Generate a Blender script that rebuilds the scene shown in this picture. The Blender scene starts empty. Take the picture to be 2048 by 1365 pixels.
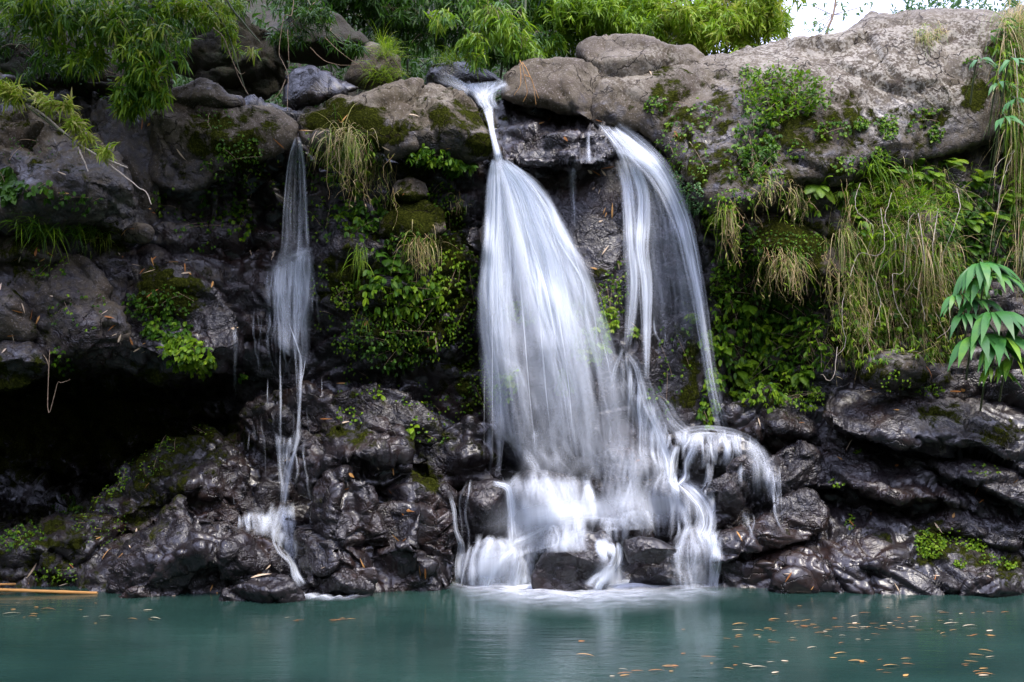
import bpy, math, random
import numpy as np
from mathutils import Vector
from mathutils.bvhtree import BVHTree

# ------------------------------------------------------------------ camera, sky, sun
scn = bpy.context.scene
F, HZ, H = 1700.0, 850.0, 1.75          # focal length and eye level in photo pixels, eye height in metres
cam_d = bpy.data.cameras.new('camera'); cam = bpy.data.objects.new('camera', cam_d)
scn.collection.objects.link(cam); scn.camera = cam
cam.location = (0, 0, H); cam.rotation_euler = (math.pi/2, 0, 0)
cam_d.sensor_width = 36.0; cam_d.lens = 36.0*F/2048.0; cam_d.shift_y = (HZ-682.5)/2048.0
cam_d.clip_start = 0.05; cam_d.clip_end = 3000

SUN_EL, SUN_AZ = math.radians(64), math.radians(140)   # azimuth clockwise from +Y
world = bpy.data.worlds.new('World'); scn.world = world; world.use_nodes = True
wn = world.node_tree; wn.nodes.clear()
wo = wn.nodes.new('ShaderNodeOutputWorld'); wb = wn.nodes.new('ShaderNodeBackground')
sky = wn.nodes.new('ShaderNodeTexSky'); sky.sky_type = 'NISHITA'; sky.sun_disc = False
sky.sun_elevation = SUN_EL; sky.sun_rotation = SUN_AZ; sky.dust_density = 4.0; sky.air_density = 1.0; sky.ozone_density = 1.0
wb.inputs['Strength'].default_value = 0.15
ov = wn.nodes.new('ShaderNodeMix'); ov.data_type = 'RGBA'; ov.inputs[0].default_value = .8; ov.inputs[7].default_value = (11.0, 11.8, 17.6, 1)   # thin bright overcast
tcw = wn.nodes.new('ShaderNodeTexCoord'); sep = wn.nodes.new('ShaderNodeSeparateXYZ'); mrw = wn.nodes.new('ShaderNodeMapRange')
wn.links.new(tcw.outputs['Generated'], sep.inputs[0]); wn.links.new(sep.outputs['Z'], mrw.inputs[0])
for _i, _v in enumerate((0, 1, .42, 1.75)): mrw.inputs[_i+1].default_value = _v      # an overcast sky is about three times brighter overhead than at the horizon
ovm = wn.nodes.new('ShaderNodeVectorMath'); ovm.operation = 'SCALE'; wn.links.new(sky.outputs[0], ov.inputs[6]); wn.links.new(ov.outputs[2], ovm.inputs[0])
wn.links.new(mrw.outputs[0], ovm.inputs['Scale']); wn.links.new(ovm.outputs[0], wb.inputs[0]); wn.links.new(wb.outputs[0], wo.inputs[0])
sl = bpy.data.lights.new('sun', 'SUN'); sl.energy = 2.8; sl.angle = math.radians(12); sl.color = (1.0, 0.92, 0.78)
sun = bpy.data.objects.new('sun', sl); scn.collection.objects.link(sun)
sd = Vector((math.sin(SUN_AZ)*math.cos(SUN_EL), math.cos(SUN_AZ)*math.cos(SUN_EL), math.sin(SUN_EL)))
sun.rotation_euler = sd.to_track_quat('Z', 'Y').to_euler()
scn.view_settings.view_transform = 'Standard'; scn.view_settings.look = 'None'
scn.view_settings.gamma = 1; scn.view_settings.exposure = 0.5
scn.cycles.transparent_max_bounces = 24
scn.cycles.max_bounces = 6; scn.cycles.diffuse_bounces = 3; scn.cycles.glossy_bounces = 2
scn.cycles.use_denoising = True

# ------------------------------------------------------------------ noise
rs = np.random.RandomState(7)
_perm = np.concatenate([rs.permutation(256)]*3)
_g = rs.normal(size=(256, 3)); _g /= np.linalg.norm(_g, axis=1)[:, None]
_rv = rs.rand(256, 3)
def _h(ix, iy, iz): return _perm[_perm[_perm[ix & 255] + (iy & 255)] + (iz & 255)]
def perlin(p):
    i = np.floor(p).astype(np.int64); f = p - i; u = f*f*f*(f*(f*6-15)+10)
    out = 0
    for dx in (0, 1):
        wx = u[:, 0] if dx else 1-u[:, 0]
        for dy in (0, 1):
            wy = u[:, 1] if dy else 1-u[:, 1]
            for dz in (0, 1):
                wz = u[:, 2] if dz else 1-u[:, 2]
                g = _g[_h(i[:, 0]+dx, i[:, 1]+dy, i[:, 2]+dz)]
                out = out + wx*wy*wz*(g[:, 0]*(f[:, 0]-dx)+g[:, 1]*(f[:, 1]-dy)+g[:, 2]*(f[:, 2]-dz))
    return out*1.5
def fbm(p, o=4, gain=.5):
    a, s = 1.0, 0
    for k in range(o): s = s + a*perlin(p*(2.03**k)+k*17.3); a *= gain
    return s
def ridged(p, o=4, gain=.5):
    a, s = 1.0, 0
    for k in range(o): s = s + a*(1-2*np.abs(perlin(p*(2.1**k)+k*31.7))); a *= gain
    return s*.5
def warp(p, amt, fr=1.0):
    return p + amt*np.stack([perlin(p*fr+11.1), perlin(p*fr+57.7), perlin(p*fr+93.3)], 1)
def worley(p):
    i = np.floor(p).astype(np.int64); f = p - i
    F1 = np.full(len(p), 9.); F2 = np.full(len(p), 9.); ID = np.zeros(len(p))
    for dx in (-1, 0, 1):
        for dy in (-1, 0, 1):
            for dz in (-1, 0, 1):
                hh = _h(i[:, 0]+dx, i[:, 1]+dy, i[:, 2]+dz); r = _rv[hh]
                d = np.sqrt((dx+r[:, 0]-f[:, 0])**2+(dy+r[:, 1]-f[:, 1])**2+(dz+r[:, 2]-f[:, 2])**2)
                n = d < F1
                F2 = np.where(n, F1, np.minimum(F2, d)); ID = np.where(n, hh/255., ID); F1 = np.where(n, d, F1)
    return F1, F2, ID
def facets(p, k=1.):
    # every cell of broken rock gets a flat face of its own tilt
    i = np.floor(p).astype(np.int64); f = p - i
    F1 = np.full(len(p), 9.); pl = np.zeros(len(p)); F2 = F1.copy()
    for dx in (-1, 0, 1):
        for dy in (-1, 0, 1):
            for dz in (-1, 0, 1):
                hh = _h(i[:, 0]+dx, i[:, 1]+dy, i[:, 2]+dz); r = _rv[hh]; g = _g[(hh*7+3) & 255]
                v = f-np.array([dx, dy, dz])-r; d = np.sqrt((v**2).sum(1)); n = d < F1
                F2 = np.where(n, F1, np.minimum(F2, d))
                pl = np.where(n, (v*g).sum(1)*k+(r[:, 0]-.5)*.5, pl); F1 = np.where(n, d, F1)
    return pl, F2-F1

# ------------------------------------------------------------------ geometry helpers
def W(px, py, Y):
    px, py, Y = np.broadcast_arrays(np.asarray(px, float), np.asarray(py, float), np.asarray(Y, float))
    return np.stack([(px-1024)/F*Y, Y, H+(HZ-py)/F*Y], -1)
def toP(v):
    v = np.atleast_2d(v); return 1024+v[:, 0]/v[:, 1]*F, HZ-(v[:, 2]-H)/v[:, 1]*F
def vnormals(V, Q):
    a, b, c, d = V[Q[:, 0]], V[Q[:, 1]], V[Q[:, 2]], V[Q[:, 3]]
    n = np.cross(c-a, d-b); N = np.zeros_like(V)
    for k in range(4):
        for ax in range(3): N[:, ax] += np.bincount(Q[:, k], n[:, ax], len(V))
    return N/np.maximum(np.linalg.norm(N, axis=1), 1e-9)[:, None]
COL = scn.collection
def mesh_data(name, V, Q, mats, smooth=True, attrs=None, uv=None):
    V = np.asarray(V, np.float32); Q = np.asarray(Q, np.int32)
    me = bpy.data.meshes.new(name)
    me.vertices.add(len(V)); me.vertices.foreach_set('co', V.ravel())
    me.loops.add(len(Q)*4); me.loops.foreach_set('vertex_index', Q.ravel())
    me.polygons.add(len(Q)); me.polygons.foreach_set('loop_start', np.arange(len(Q), dtype=np.int32)*4)
    me.polygons.foreach_set('use_smooth', np.full(len(Q), smooth))
    if uv is not None:
        l = me.uv_layers.new(name='UVMap'); l.data.foreach_set('uv', np.asarray(uv, np.float32)[Q.ravel()].ravel())
    for k, a in (attrs or {}).items():
        at = me.attributes.new(k, 'FLOAT', 'POINT'); at.data.foreach_set('value', np.asarray(a, np.float32))
    me.update(calc_edges=True); me.validate()
    me.materials.append(mats)
    return me
def mk(name, V, Q, mat, parent=None, **kw):
    me = mesh_data(name, V, Q, mat, **kw)
    o = bpy.data.objects.new(name, me); COL.objects.link(o)
    if parent is not None:
        o.parent = parent; o.location = -np.array(parent.location) if False else (0, 0, 0)
        o.matrix_parent_inverse = parent.matrix_basis.inverted()
    return o
def empty(name, loc):
    o = bpy.data.objects.new(name, None); COL.objects.link(o); o.location = tuple(float(x) for x in loc); o.empty_display_size = .1
    return o
def tag(o, label, cat, group=None):
    o['label'] = label; o['category'] = cat
    if group: o['group'] = group
    return o
class MB:
    def __init__(s): s.V = []; s.Q = []; s.T = []; s.n = 0
    def add(s, V, Q, t):
        V = np.asarray(V, float); s.V.append(V); s.Q.append(np.asarray(Q)+s.n)
        s.T.append(np.broadcast_to(np.asarray(t, float), (len(V),))); s.n += len(V)
    def tube(s, P, R, t=.5, sides=5):
        P = np.asarray(P, float); n = len(P); R = np.broadcast_to(np.asarray(R, float), (n,))
        T = np.gradient(P, axis=0); T /= np.maximum(np.linalg.norm(T, axis=1), 1e-9)[:, None]
        a = np.cross(T, [0.31, 0.9, 0.17]); a /= np.linalg.norm(a, axis=1)[:, None]; b = np.cross(T, a)
        an = np.arange(sides)/sides*2*np.pi
        V = P[:, None]+R[:, None, None]*(np.cos(an)[None, :, None]*a[:, None]+np.sin(an)[None, :, None]*b[:, None])
        i = np.arange(n-1)[:, None]*sides; j = np.arange(sides)[None]; k = (j+1) % sides
        Q = np.stack([i+j, i+k, i+sides+k, i+sides+j], -1).reshape(-1, 4)
        s.add(V.reshape(-1, 3), Q, t)
    def blades(s, O, D, L, Wd, droop, t, prof, up=(0.1, -0.7, 0.7), roll=None, bend0=0.):
        O = np.atleast_2d(O).astype(float); N = len(O); D = np.broadcast_to(np.asarray(D, float), (N, 3))
        D = D/np.maximum(np.linalg.norm(D, axis=1), 1e-9)[:, None]
        L = np.broadcast_to(np.asarray(L, float), (N,)); Wd = np.broadcast_to(np.asarray(Wd, float), (N,))
        dr = np.broadcast_to(np.asarray(droop, float), (N,)); t = np.broadcast_to(np.asarray(t, float), (N,))
        U = np.broadcast_to(np.asarray(up, float), (N, 3))
        S = np.cross(D, U); S /= np.maximum(np.linalg.norm(S, axis=1), 1e-6)[:, None]
        if roll is not None:
            B2 = np.cross(D, S); S = S*np.cos(roll)[:, None]+B2*np.sin(roll)[:, None]
        K = len(prof)-1; P = O.copy(); rows = []
        for k in range(K+1):
            w = (Wd*prof[k]*.5)[:, None]
            rows.append(np.stack([P-S*w, P+S*w], 1))
            f = (k+.5)/K; d = D.copy(); d[:, 2] -= dr*(f+bend0)
            d /= np.maximum(np.linalg.norm(d, axis=1), 1e-9)[:, None]
            P = P+d*(L/K)[:, None]
        V = np.stack(rows, 1).reshape(-1, 3)                 # N,(K+1),2
        b = np.arange(N)[:, None]*(2*(K+1)); k = np.arange(K)[None]*2
        Q = np.stack([b+k, b+k+1, b+k+3, b+k+2], -1).reshape(-1, 4)
        s.add(V, Q, np.repeat(t, 2*(K+1)))
    def build(s, name, mat, parent=None, smooth=True):
        return mk(name, np.concatenate(s.V), np.concatenate(s.Q), mat, parent, smooth=smooth, attrs={'tint': np.concatenate(s.T)})
LANCE = np.array([.25, .9, 1., .8, .45, .04])
OVATE = np.array([.15, .85, 1., .75, .05])
GRASS = np.array([.7, 1., .95, .85, .65, .4, .08])

# ------------------------------------------------------------------ materials
def newmat(name):
    m = bpy.data.materials.new(name); m.use_nodes = True; nt = m.node_tree; nt.nodes.clear()
    out = nt.nodes.new('ShaderNodeOutputMaterial'); return m, nt, out
def nd(nt, typ, **kw):
    n = nt.nodes.new(typ)
    for k, v in kw.items():
        if k.startswith('_'): setattr(n, k[1:], v)
        else:
            n.inputs[k.replace('__', ' ')].default_value = v
    return n
def lk(nt, a, b): nt.links.new(a, b)
def math_(nt, op, a, b=None, clamp=False):
    n = nt.nodes.new('ShaderNodeMath'); n.operation = op; n.use_clamp = clamp
    for i, x in enumerate((a, b)):
        if x is None: continue
        if isinstance(x, (int, float)): n.inputs[i].default_value = x
        else: nt.links.new(x, n.inputs[i])
    return n.outputs[0]
def ramp(nt, fac, stops, mode='LINEAR'):
    n = nt.nodes.new('ShaderNodeValToRGB'); n.color_ramp.interpolation = mode
    e = n.color_ramp.elements
    while len(e) < len(stops): e.new(.5)
    for k, (p, c) in enumerate(stops):
        e[k].position = p; e[k].color = (*c, 1) if len(c) == 3 else c
    nt.links.new(fac, n.inputs[0]); return n.outputs[0]
def mixc(nt, f, a, b):
    n = nt.nodes.new('ShaderNodeMix'); n.data_type = 'RGBA'
    if isinstance(f, (int, float)): n.inputs[0].default_value = f
    else: nt.links.new(f, n.inputs[0])
    for i, x in ((6, a), (7, b)):
        if isinstance(x, tuple): n.inputs[i].default_value = (*x, 1)
        else: nt.links.new(x, n.inputs[i])
    return n.outputs[2]
def mapr(nt, x, a, b, c, d):
    n = nt.nodes.new('ShaderNodeMapRange'); nt.links.new(x, n.inputs[0])
    for i, v in enumerate((a, b, c, d)): n.inputs[i+1].default_value = v
    return n.outputs[0]
def noise(nt, vec, scale, detail=4, rough=.55, dist=0.):
    n = nt.nodes.new('ShaderNodeTexNoise'); n.inputs['Scale'].default_value = scale; n.inputs['Detail'].default_value = detail
    n.inputs['Roughness'].default_value = rough; n.inputs['Distortion'].default_value = dist
    if vec is not None: nt.links.new(vec, n.inputs['Vector'])
    return n.outputs[0]

def rock_material():
    m, nt, out = newmat('volcanic_rock')
    geo = nd(nt, 'ShaderNodeNewGeometry'); pos = geo.outputs['Position']
    A = {k: nd(nt, 'ShaderNodeAttribute', _attribute_name=k).outputs['Fac'] for k in ('wet', 'moss', 'lichen')}
    n1 = noise(nt, pos, 1.7, 6, .6, .4); n2 = noise(nt, pos, 9, 6, .65, .3); n3 = noise(nt, pos, 45, 4, .6)
    dry = ramp(nt, n1, [(.25, (.038, .028, .018)), (.43, (.08, .064, .042)), (.6, (.148, .124, .088)), (.8, (.07, .058, .04))])
    dry = mixc(nt, mapr(nt, n2, .5, .72, 0, .75), dry, (.10, .078, .062))
    dry = mixc(nt, mapr(nt, n3, .56, .74, 0, .6), dry, (.42, .37, .34))
    wetc = ramp(nt, n1, [(.3, (.010, .007, .007)), (.5, (.014, .011, .012)), (.64, (.026, .014, .010)), (.8, (.02, .018, .021))])
    wetc = mixc(nt, mapr(nt, n2, .5, .7, 0, .6), wetc, (.032, .025, .023))
    # wetness broken up
    wv = math_(nt, 'ADD', A['wet'], mapr(nt, n2, .3, .7, -.22, .22))
    wv = math_(nt, 'ADD', wv, mapr(nt, n1, .3, .7, -.22, .22))
    wf = mapr(nt, wv, .3, .62, 0, 1)
    c = mixc(nt, wf, dry, wetc)
    # lichen
    lw = noise(nt, pos, 6, 5, .7, .6); l3 = noise(nt, pos, 28, 4, .6)
    lf = math_(nt, 'ADD', lw, mapr(nt, l3, .3, .7, -.18, .18))
    lf = math_(nt, 'MULTIPLY', mapr(nt, lf, .47, .58, 0, 1), A['lichen'], True)
    c = mixc(nt, lf, c, (.32, .29, .23))
    # moss, plus the shade painted into the cave
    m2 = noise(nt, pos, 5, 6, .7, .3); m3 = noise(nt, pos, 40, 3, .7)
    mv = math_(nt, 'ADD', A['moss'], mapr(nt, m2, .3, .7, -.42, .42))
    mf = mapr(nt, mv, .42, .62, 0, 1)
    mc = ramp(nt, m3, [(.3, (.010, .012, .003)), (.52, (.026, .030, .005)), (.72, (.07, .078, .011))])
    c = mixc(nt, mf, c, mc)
    b = nd(nt, 'ShaderNodeBsdfPrincipled'); lk(nt, c, b.inputs['Base Color'])
    r = mapr(nt, n2, .35, .65, .22, .55); rr = mixc(nt, wf, (.85, .85, .85), r); rr = mixc(nt, mf, rr, (.95, .95, .95))
    lk(nt, rr, b.inputs['Roughness'])
    sp = math_(nt, 'SUBTRACT', 1.0, mf); sp = math_(nt, 'MULTIPLY', sp, math_(nt, 'ADD', math_(nt, 'MULTIPLY', wf, .35), .15)); lk(nt, sp, b.inputs['Specular IOR Level'])
    cw = math_(nt, 'MULTIPLY', wf, math_(nt, 'SUBTRACT', 1.0, mf)); lk(nt, math_(nt, 'MULTIPLY', math_(nt, 'MULTIPLY', cw, mapr(nt, n2, .4, .62, .15, 1.)), .5), b.inputs['Coat Weight']); b.inputs['Coat Roughness'].default_value = .22; b.inputs['Coat IOR'].default_value = 1.5
    # relief
    d1 = noise(nt, pos, 3.2, 3, .5, 1.8); d2 = noise(nt, pos, 6.5, 3, .5, 1.4); d3 = noise(nt, pos, 24, 3, .6, 1.2)
    rid = math_(nt, 'ABSOLUTE', math_(nt, 'SUBTRACT', d1, .5)); rid = mapr(nt, rid, 0, .08, 0, 1)
    hw = math_(nt, 'ADD', math_(nt, 'MULTIPLY', rid, .28), math_(nt, 'MULTIPLY', d2, 1.15)); hw = math_(nt, 'ADD', hw, math_(nt, 'MULTIPLY', d3, .62))
    d4 = noise(nt, pos, 9, 9, .66, .5)
    hd_ = math_(nt, 'ADD', math_(nt, 'MULTIPLY', d4, .75), math_(nt, 'MULTIPLY', n3, .25)); hd_ = math_(nt, 'ADD', hd_, math_(nt, 'MULTIPLY', mf, math_(nt, 'MULTIPLY', m3, .9)))
    lf_ = mapr(nt, noise(nt, pos, 1.3, 2), .38, .6, .12, 1.)           # some faces are worn smooth, others rough
    hw = math_(nt, 'MULTIPLY', hw, lf_)
    vc = nd(nt, 'ShaderNodeTexVoronoi', _feature='DISTANCE_TO_EDGE'); vc.inputs['Scale'].default_value = 1.9
    nv_ = nt.nodes.new('ShaderNodeTexNoise'); nv_.inputs['Scale'].default_value = 2.2; nv_.inputs['Detail'].default_value = 6; lk(nt, pos, nv_.inputs['Vector'])
    wv_ = nt.nodes.new('ShaderNodeVectorMath'); wv_.operation = 'MULTIPLY_ADD'; lk(nt, nv_.outputs['Color'], wv_.inputs[0]); wv_.inputs[1].default_value = (.9, .9, .9); lk(nt, pos, wv_.inputs[2]); lk(nt, wv_.outputs[0], vc.inputs['Vector'])
    crk = mapr(nt, vc.outputs['Distance'], 0, .022, 0, 1); crk = math_(nt, 'MAXIMUM', crk, mapr(nt, n1, .42, .58, 1, 0)); hd_ = math_(nt, 'ADD', hd_, math_(nt, 'MULTIPLY', crk, .6)); hw = math_(nt, 'ADD', hw, math_(nt, 'MULTIPLY', crk, .5))
    c2 = mixc(nt, crk, (.02, .015, .012), c); lk(nt, c2, b.inputs['Base Color'])
    hgt = math_(nt, 'ADD', math_(nt, 'MULTIPLY', hw, cw), math_(nt, 'MULTIPLY', hd_, math_(nt, 'SUBTRACT', 1.0, cw)))
    bp = nd(nt, 'ShaderNodeBump'); bp.inputs['Strength'].default_value = 1.0; bp.inputs['Distance'].default_value = .028
    lk(nt, hgt, bp.inputs['Height']); lk(nt, bp.outputs[0], b.inputs['Normal']); lk(nt, bp.outputs[0], b.inputs['Coat Normal'])
    lk(nt, b.outputs[0], out.inputs[0]); return m
ROCK = rock_material()

def leaf_material(name, stops, rough=.45, trans=.4, spec=.2):
    m, nt, out = newmat(name)
    a = nd(nt, 'ShaderNodeAttribute', _attribute_name='tint').outputs['Fac']
    geo = nd(nt, 'ShaderNodeNewGeometry'); nz = noise(nt, geo.outputs['Position'], 14, 2)
    f = math_(nt, 'ADD', a, mapr(nt, nz, .3, .7, -.05, .05), True)
    c = ramp(nt, f, stops)
    b = nd(nt, 'ShaderNodeBsdfPrincipled'); lk(nt, c, b.inputs['Base Color']); b.inputs['Roughness'].default_value = rough
    b.inputs['Specular IOR Level'].default_value = spec
    tr = nd(nt, 'ShaderNodeBsdfTranslucent'); lk(nt, c, tr.inputs[0])
    mx = nd(nt, 'ShaderNodeMixShader'); mx.inputs[0].default_value = trans
    lk(nt, b.outputs[0], mx.inputs[1]); lk(nt, tr.outputs[0], mx.inputs[2]); lk(nt, mx.outputs[0], out.inputs[0]); return m
GREEN = [(0, (.014, .042, .005)), (.3, (.062, .16, .010)), (.55, (.23, .37, .014)), (.70, (.34, .36, .05)), (.82, (.60, .48, .25)), (1, (.46, .26, .11))]
LEAF = leaf_material('leaf', GREEN)
BROAD = leaf_material('broad_leaf', [(0, (.02, .06, .03)), (.5, (.06, .22, .035)), (.8, (.22, .40, .02)), (1, (.55, .52, .04))], .42, .3, .3)
PALE = leaf_material('pale_leaf', [(0, (.03, .09, .03)), (.5, (.12, .24, .08)), (1, (.25, .38, .15))], .5, .3)
LITTER = leaf_material('dry_leaf', [(0, (.30, .09, .02)), (.5, (.58, .30, .09)), (1, (.74, .60, .42))], .6, .2, .25)
def bark_material(name, c0, c1):
    m, nt, out = newmat(name); geo = nd(nt, 'ShaderNodeNewGeometry')
    c = ramp(nt, noise(nt, geo.outputs['Position'], 30, 4), [(.3, c0), (.7, c1)])
    b = nd(nt, 'ShaderNodeBsdfPrincipled'); lk(nt, c, b.inputs[0]); b.inputs['Roughness'].default_value = .75; lk(nt, b.outputs[0], out.inputs[0]); return m
TWIG = bark_material('twig_bark', (.16, .10, .06), (.36, .26, .16))
PALETWIG = bark_material('pale_bark', (.38, .30, .22), (.6, .52, .42))
CULM = bark_material('bamboo_culm', (.03, .045, .012), (.10, .11, .04))

def water_material():
    m, nt, out = newmat('falling_water')
    uvn = nd(nt, 'ShaderNodeUVMap'); dn = nd(nt, 'ShaderNodeAttribute', _attribute_name='dens').outputs['Fac']
    cn = nd(nt, 'ShaderNodeAttribute', _attribute_name='contrast').outputs['Fac']
    def st(sx, sy, det, off):
        mp = nd(nt, 'ShaderNodeMapping'); mp.inputs['Scale'].default_value = (sx, sy, 1); mp.inputs['Location'].default_value = (off, off, 0)
        lk(nt, uvn.outputs[0], mp.inputs[0]); return noise(nt, mp.outputs[0], 1, det, .6)
    s1 = st(11, .35, 3, 0); s2 = st(42, .9, 2, 9); s3 = st(4, .9, 3, 21)
    s = math_(nt, 'ADD', math_(nt, 'MULTIPLY', s1, .45), math_(nt, 'MULTIPLY', s2, .3)); s = math_(nt, 'ADD', s, math_(nt, 'MULTIPLY', s3, .25))
    s = mapr(nt, s, .36, .64, 0, 1)
    # contrast 0 -> flat .6 ; 1 -> streaky
    s = math_(nt, 'ADD', math_(nt, 'MULTIPLY', s, cn), math_(nt, 'MULTIPLY', math_(nt, 'SUBTRACT', 1.0, cn), .6))
    # strands stay where the water is dense and thin out where it is not
    a = math_(nt, 'MULTIPLY', dn, math_(nt, 'ADD', math_(nt, 'MULTIPLY', s, 1.35), math_(nt, 'MULTIPLY', math_(nt, 'MULTIPLY', dn, dn), .35)), True)
    df = nd(nt, 'ShaderNodeBsdfDiffuse'); df.inputs[0].default_value = (.88, .93, .98, 1)
    tl = nd(nt, 'ShaderNodeBsdfTranslucent'); tl.inputs[0].default_value = (.88, .93, .98, 1)
    mx = nd(nt, 'ShaderNodeMixShader'); mx.inputs[0].default_value = .2; lk(nt, df.outputs[0], mx.inputs[1]); lk(nt, tl.outputs[0], mx.inputs[2])
    tp = nd(nt, 'ShaderNodeBsdfTransparent'); m2 = nd(nt, 'ShaderNodeMixShader')
    lk(nt, a, m2.inputs[0]); lk(nt, tp.outputs[0], m2.inputs[1]); lk(nt, mx.outputs[0], m2.inputs[2])
    lk(nt, m2.outputs[0], out.inputs[0]); return m
FALL = water_material()
def pool_material():
    m, nt, out = newmat('pool_water')
    geo = nd(nt, 'ShaderNodeNewGeometry'); pos = geo.outputs['Position']
    def mp(s):
        n = nd(nt, 'ShaderNodeMapping'); n.inputs['Scale'].default_value = s; lk(nt, pos, n.inputs[0]); return n.outputs[0]
    n0 = noise(nt, mp((.5, .8, 1)), 1, 3)
    c = ramp(nt, n0, [(.3, (.009, .025, .020)), (.7, (.020, .050, .038))])
    b = nd(nt, 'ShaderNodeBsdfPrincipled'); lk(nt, c, b.inputs[0]); b.inputs['Roughness'].default_value = .07; b.inputs['IOR'].default_value = 1.33
    r1 = noise(nt, mp((1.5, 7, 1)), 1, 4, .6); r2 = noise(nt, mp((7, 26, 1)), 1, 4, .6)
    h = math_(nt, 'ADD', math_(nt, 'MULTIPLY', r1, 1.), math_(nt, 'MULTIPLY', r2, .35))
    bp = nd(nt, 'ShaderNodeBump'); bp.inputs['Strength'].default_value = .5; bp.inputs['Distance'].default_value = .012
    lk(nt, h, bp.inputs['Height']); lk(nt, bp.outputs[0], b.inputs['Normal']); lk(nt, b.outputs[0], out.inputs[0]); return m
POOL = pool_material()
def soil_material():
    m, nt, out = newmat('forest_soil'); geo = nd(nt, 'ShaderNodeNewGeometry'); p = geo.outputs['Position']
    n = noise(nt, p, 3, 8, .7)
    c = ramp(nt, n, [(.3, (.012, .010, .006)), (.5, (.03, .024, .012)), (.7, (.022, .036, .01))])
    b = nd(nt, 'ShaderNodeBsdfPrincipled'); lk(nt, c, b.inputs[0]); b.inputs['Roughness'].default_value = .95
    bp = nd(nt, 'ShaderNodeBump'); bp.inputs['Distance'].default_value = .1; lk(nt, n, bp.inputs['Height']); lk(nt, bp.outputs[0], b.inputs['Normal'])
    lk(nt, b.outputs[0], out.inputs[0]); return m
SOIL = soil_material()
# ------------------------------------------------------------------ moss, lichen, wetness: patches on the stone, and painted cave shade
MOSS_AND_SHADE = [  # px, py, rx, ry, strength
 (1340,180,45,70,.6),(1370,250,60,60,.55),(1450,200,70,60,.5),(1430,330,100,70,.6),(1560,180,90,50,.6),(1580,270,110,90,.65),(1700,230,70,60,.55),
 (1780,260,70,50,.45),(1850,230,90,50,.55),(1950,190,30,40,.9),(1960,205,25,20,.6),(1710,300,50,40,.5),(1860,280,50,30,.4),(1500,330,90,60,.55),
 (1580,480,110,50,.9),(1620,520,80,40,.6),(1420,260,40,60,.5),
 (690,240,90,35,1.0),(660,215,60,25,.7),(770,265,60,30,.8),(880,240,60,55,.6),(940,250,60,50,.6),(960,290,40,30,.9),(820,330,60,40,.6),
 (820,430,70,55,1.0),(830,380,60,40,.5),(700,560,90,60,.7),(740,480,80,60,.5),(900,500,50,120,.7),(870,620,110,120,.7),(780,640,110,110,.6),
 (430,270,70,60,.75),(480,300,60,60,.8),(410,240,60,20,.5),(380,300,50,50,.4),(60,240,80,50,.45),(120,330,110,80,.35),(150,250,90,30,.5),
 (340,590,80,60,.8),(300,560,50,40,.6),(210,480,70,40,.7),(50,560,60,60,.4),(100,650,70,40,.4),(40,500,80,40,.6),
 (650,60,100,60,.8),(250,130,160,90,.5),(420,110,120,80,.3),(90,120,150,80,.5),
 (100,1060,160,100,.5),(260,1000,120,90,.5),(60,1150,160,60,.5),(330,950,90,70,.5),(700,870,70,40,.55),(850,960,40,40,.8),(860,880,70,40,.5),
 (940,760,70,80,.6),(1170,600,60,120,.5),(1400,700,60,120,.6),(1380,780,50,50,.6),(1500,600,120,120,.6),(1560,760,140,80,.5),
 (1880,830,60,30,.6),(2000,870,70,35,.6),(1760,740,60,40,.6),(1870,1090,60,50,.75),(1950,1110,50,40,.6),(2020,1140,40,40,.6),(1600,1070,60,40,.35),
 (1750,1060,60,40,.3),(1860,760,60,40,.5),(1700,620,100,150,.6),(1850,640,100,120,.6),(850,120,80,40,.4),(1010,235,25,10,.5),(1800,450,90,60,.4),
 (920,220,80,60,.45),(850,260,70,50,.5),(730,285,80,25,.55),(480,250,100,50,.45),(540,260,40,30,.4),(350,330,90,50,.35),(1250,230,60,40,.3),(1600,330,140,60,.5),(1750,300,140,50,.45),(1480,250,120,110,.4),(60,850,440,130,.85),(540,760,60,60,.3),(650,1010,60,40,.25),(500,210,60,30,.2),(760,150,60,30,.3)]  # the broad blob over the cave is painted shade, not moss
LICH = [(1600,110,150,70,.8),(1750,120,160,90,1.),(1850,170,140,70,1.),(1900,80,140,60,.9),(1760,210,60,60,.8),(1850,240,50,30,.6),(1310,120,60,30,.6),
        (1250,150,60,40,.6),(700,215,50,20,.6),(870,190,40,20,.6),(1900,830,60,30,.5),(1810,700,40,20,.5),(230,430,60,40,.4),(1440,160,60,30,.4)]
def blobs(L, px, py, base=0.):
    v = np.full(len(px), float(base))
    for x, y, rx, ry, s in L:
        v = np.maximum(v, s*np.exp(-(((px-x)/rx)**2+((py-y)/ry)**2)**1.5*.8))
    return v

PILE = []   # every rock surface, for resting plants, leaves and water on
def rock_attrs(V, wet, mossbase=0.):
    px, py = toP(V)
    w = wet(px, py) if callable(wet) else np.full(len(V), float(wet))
    return {'wet': w, 'moss': blobs(MOSS_AND_SHADE, px, py, mossbase), 'lichen': blobs(LICH, px, py)}

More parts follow.
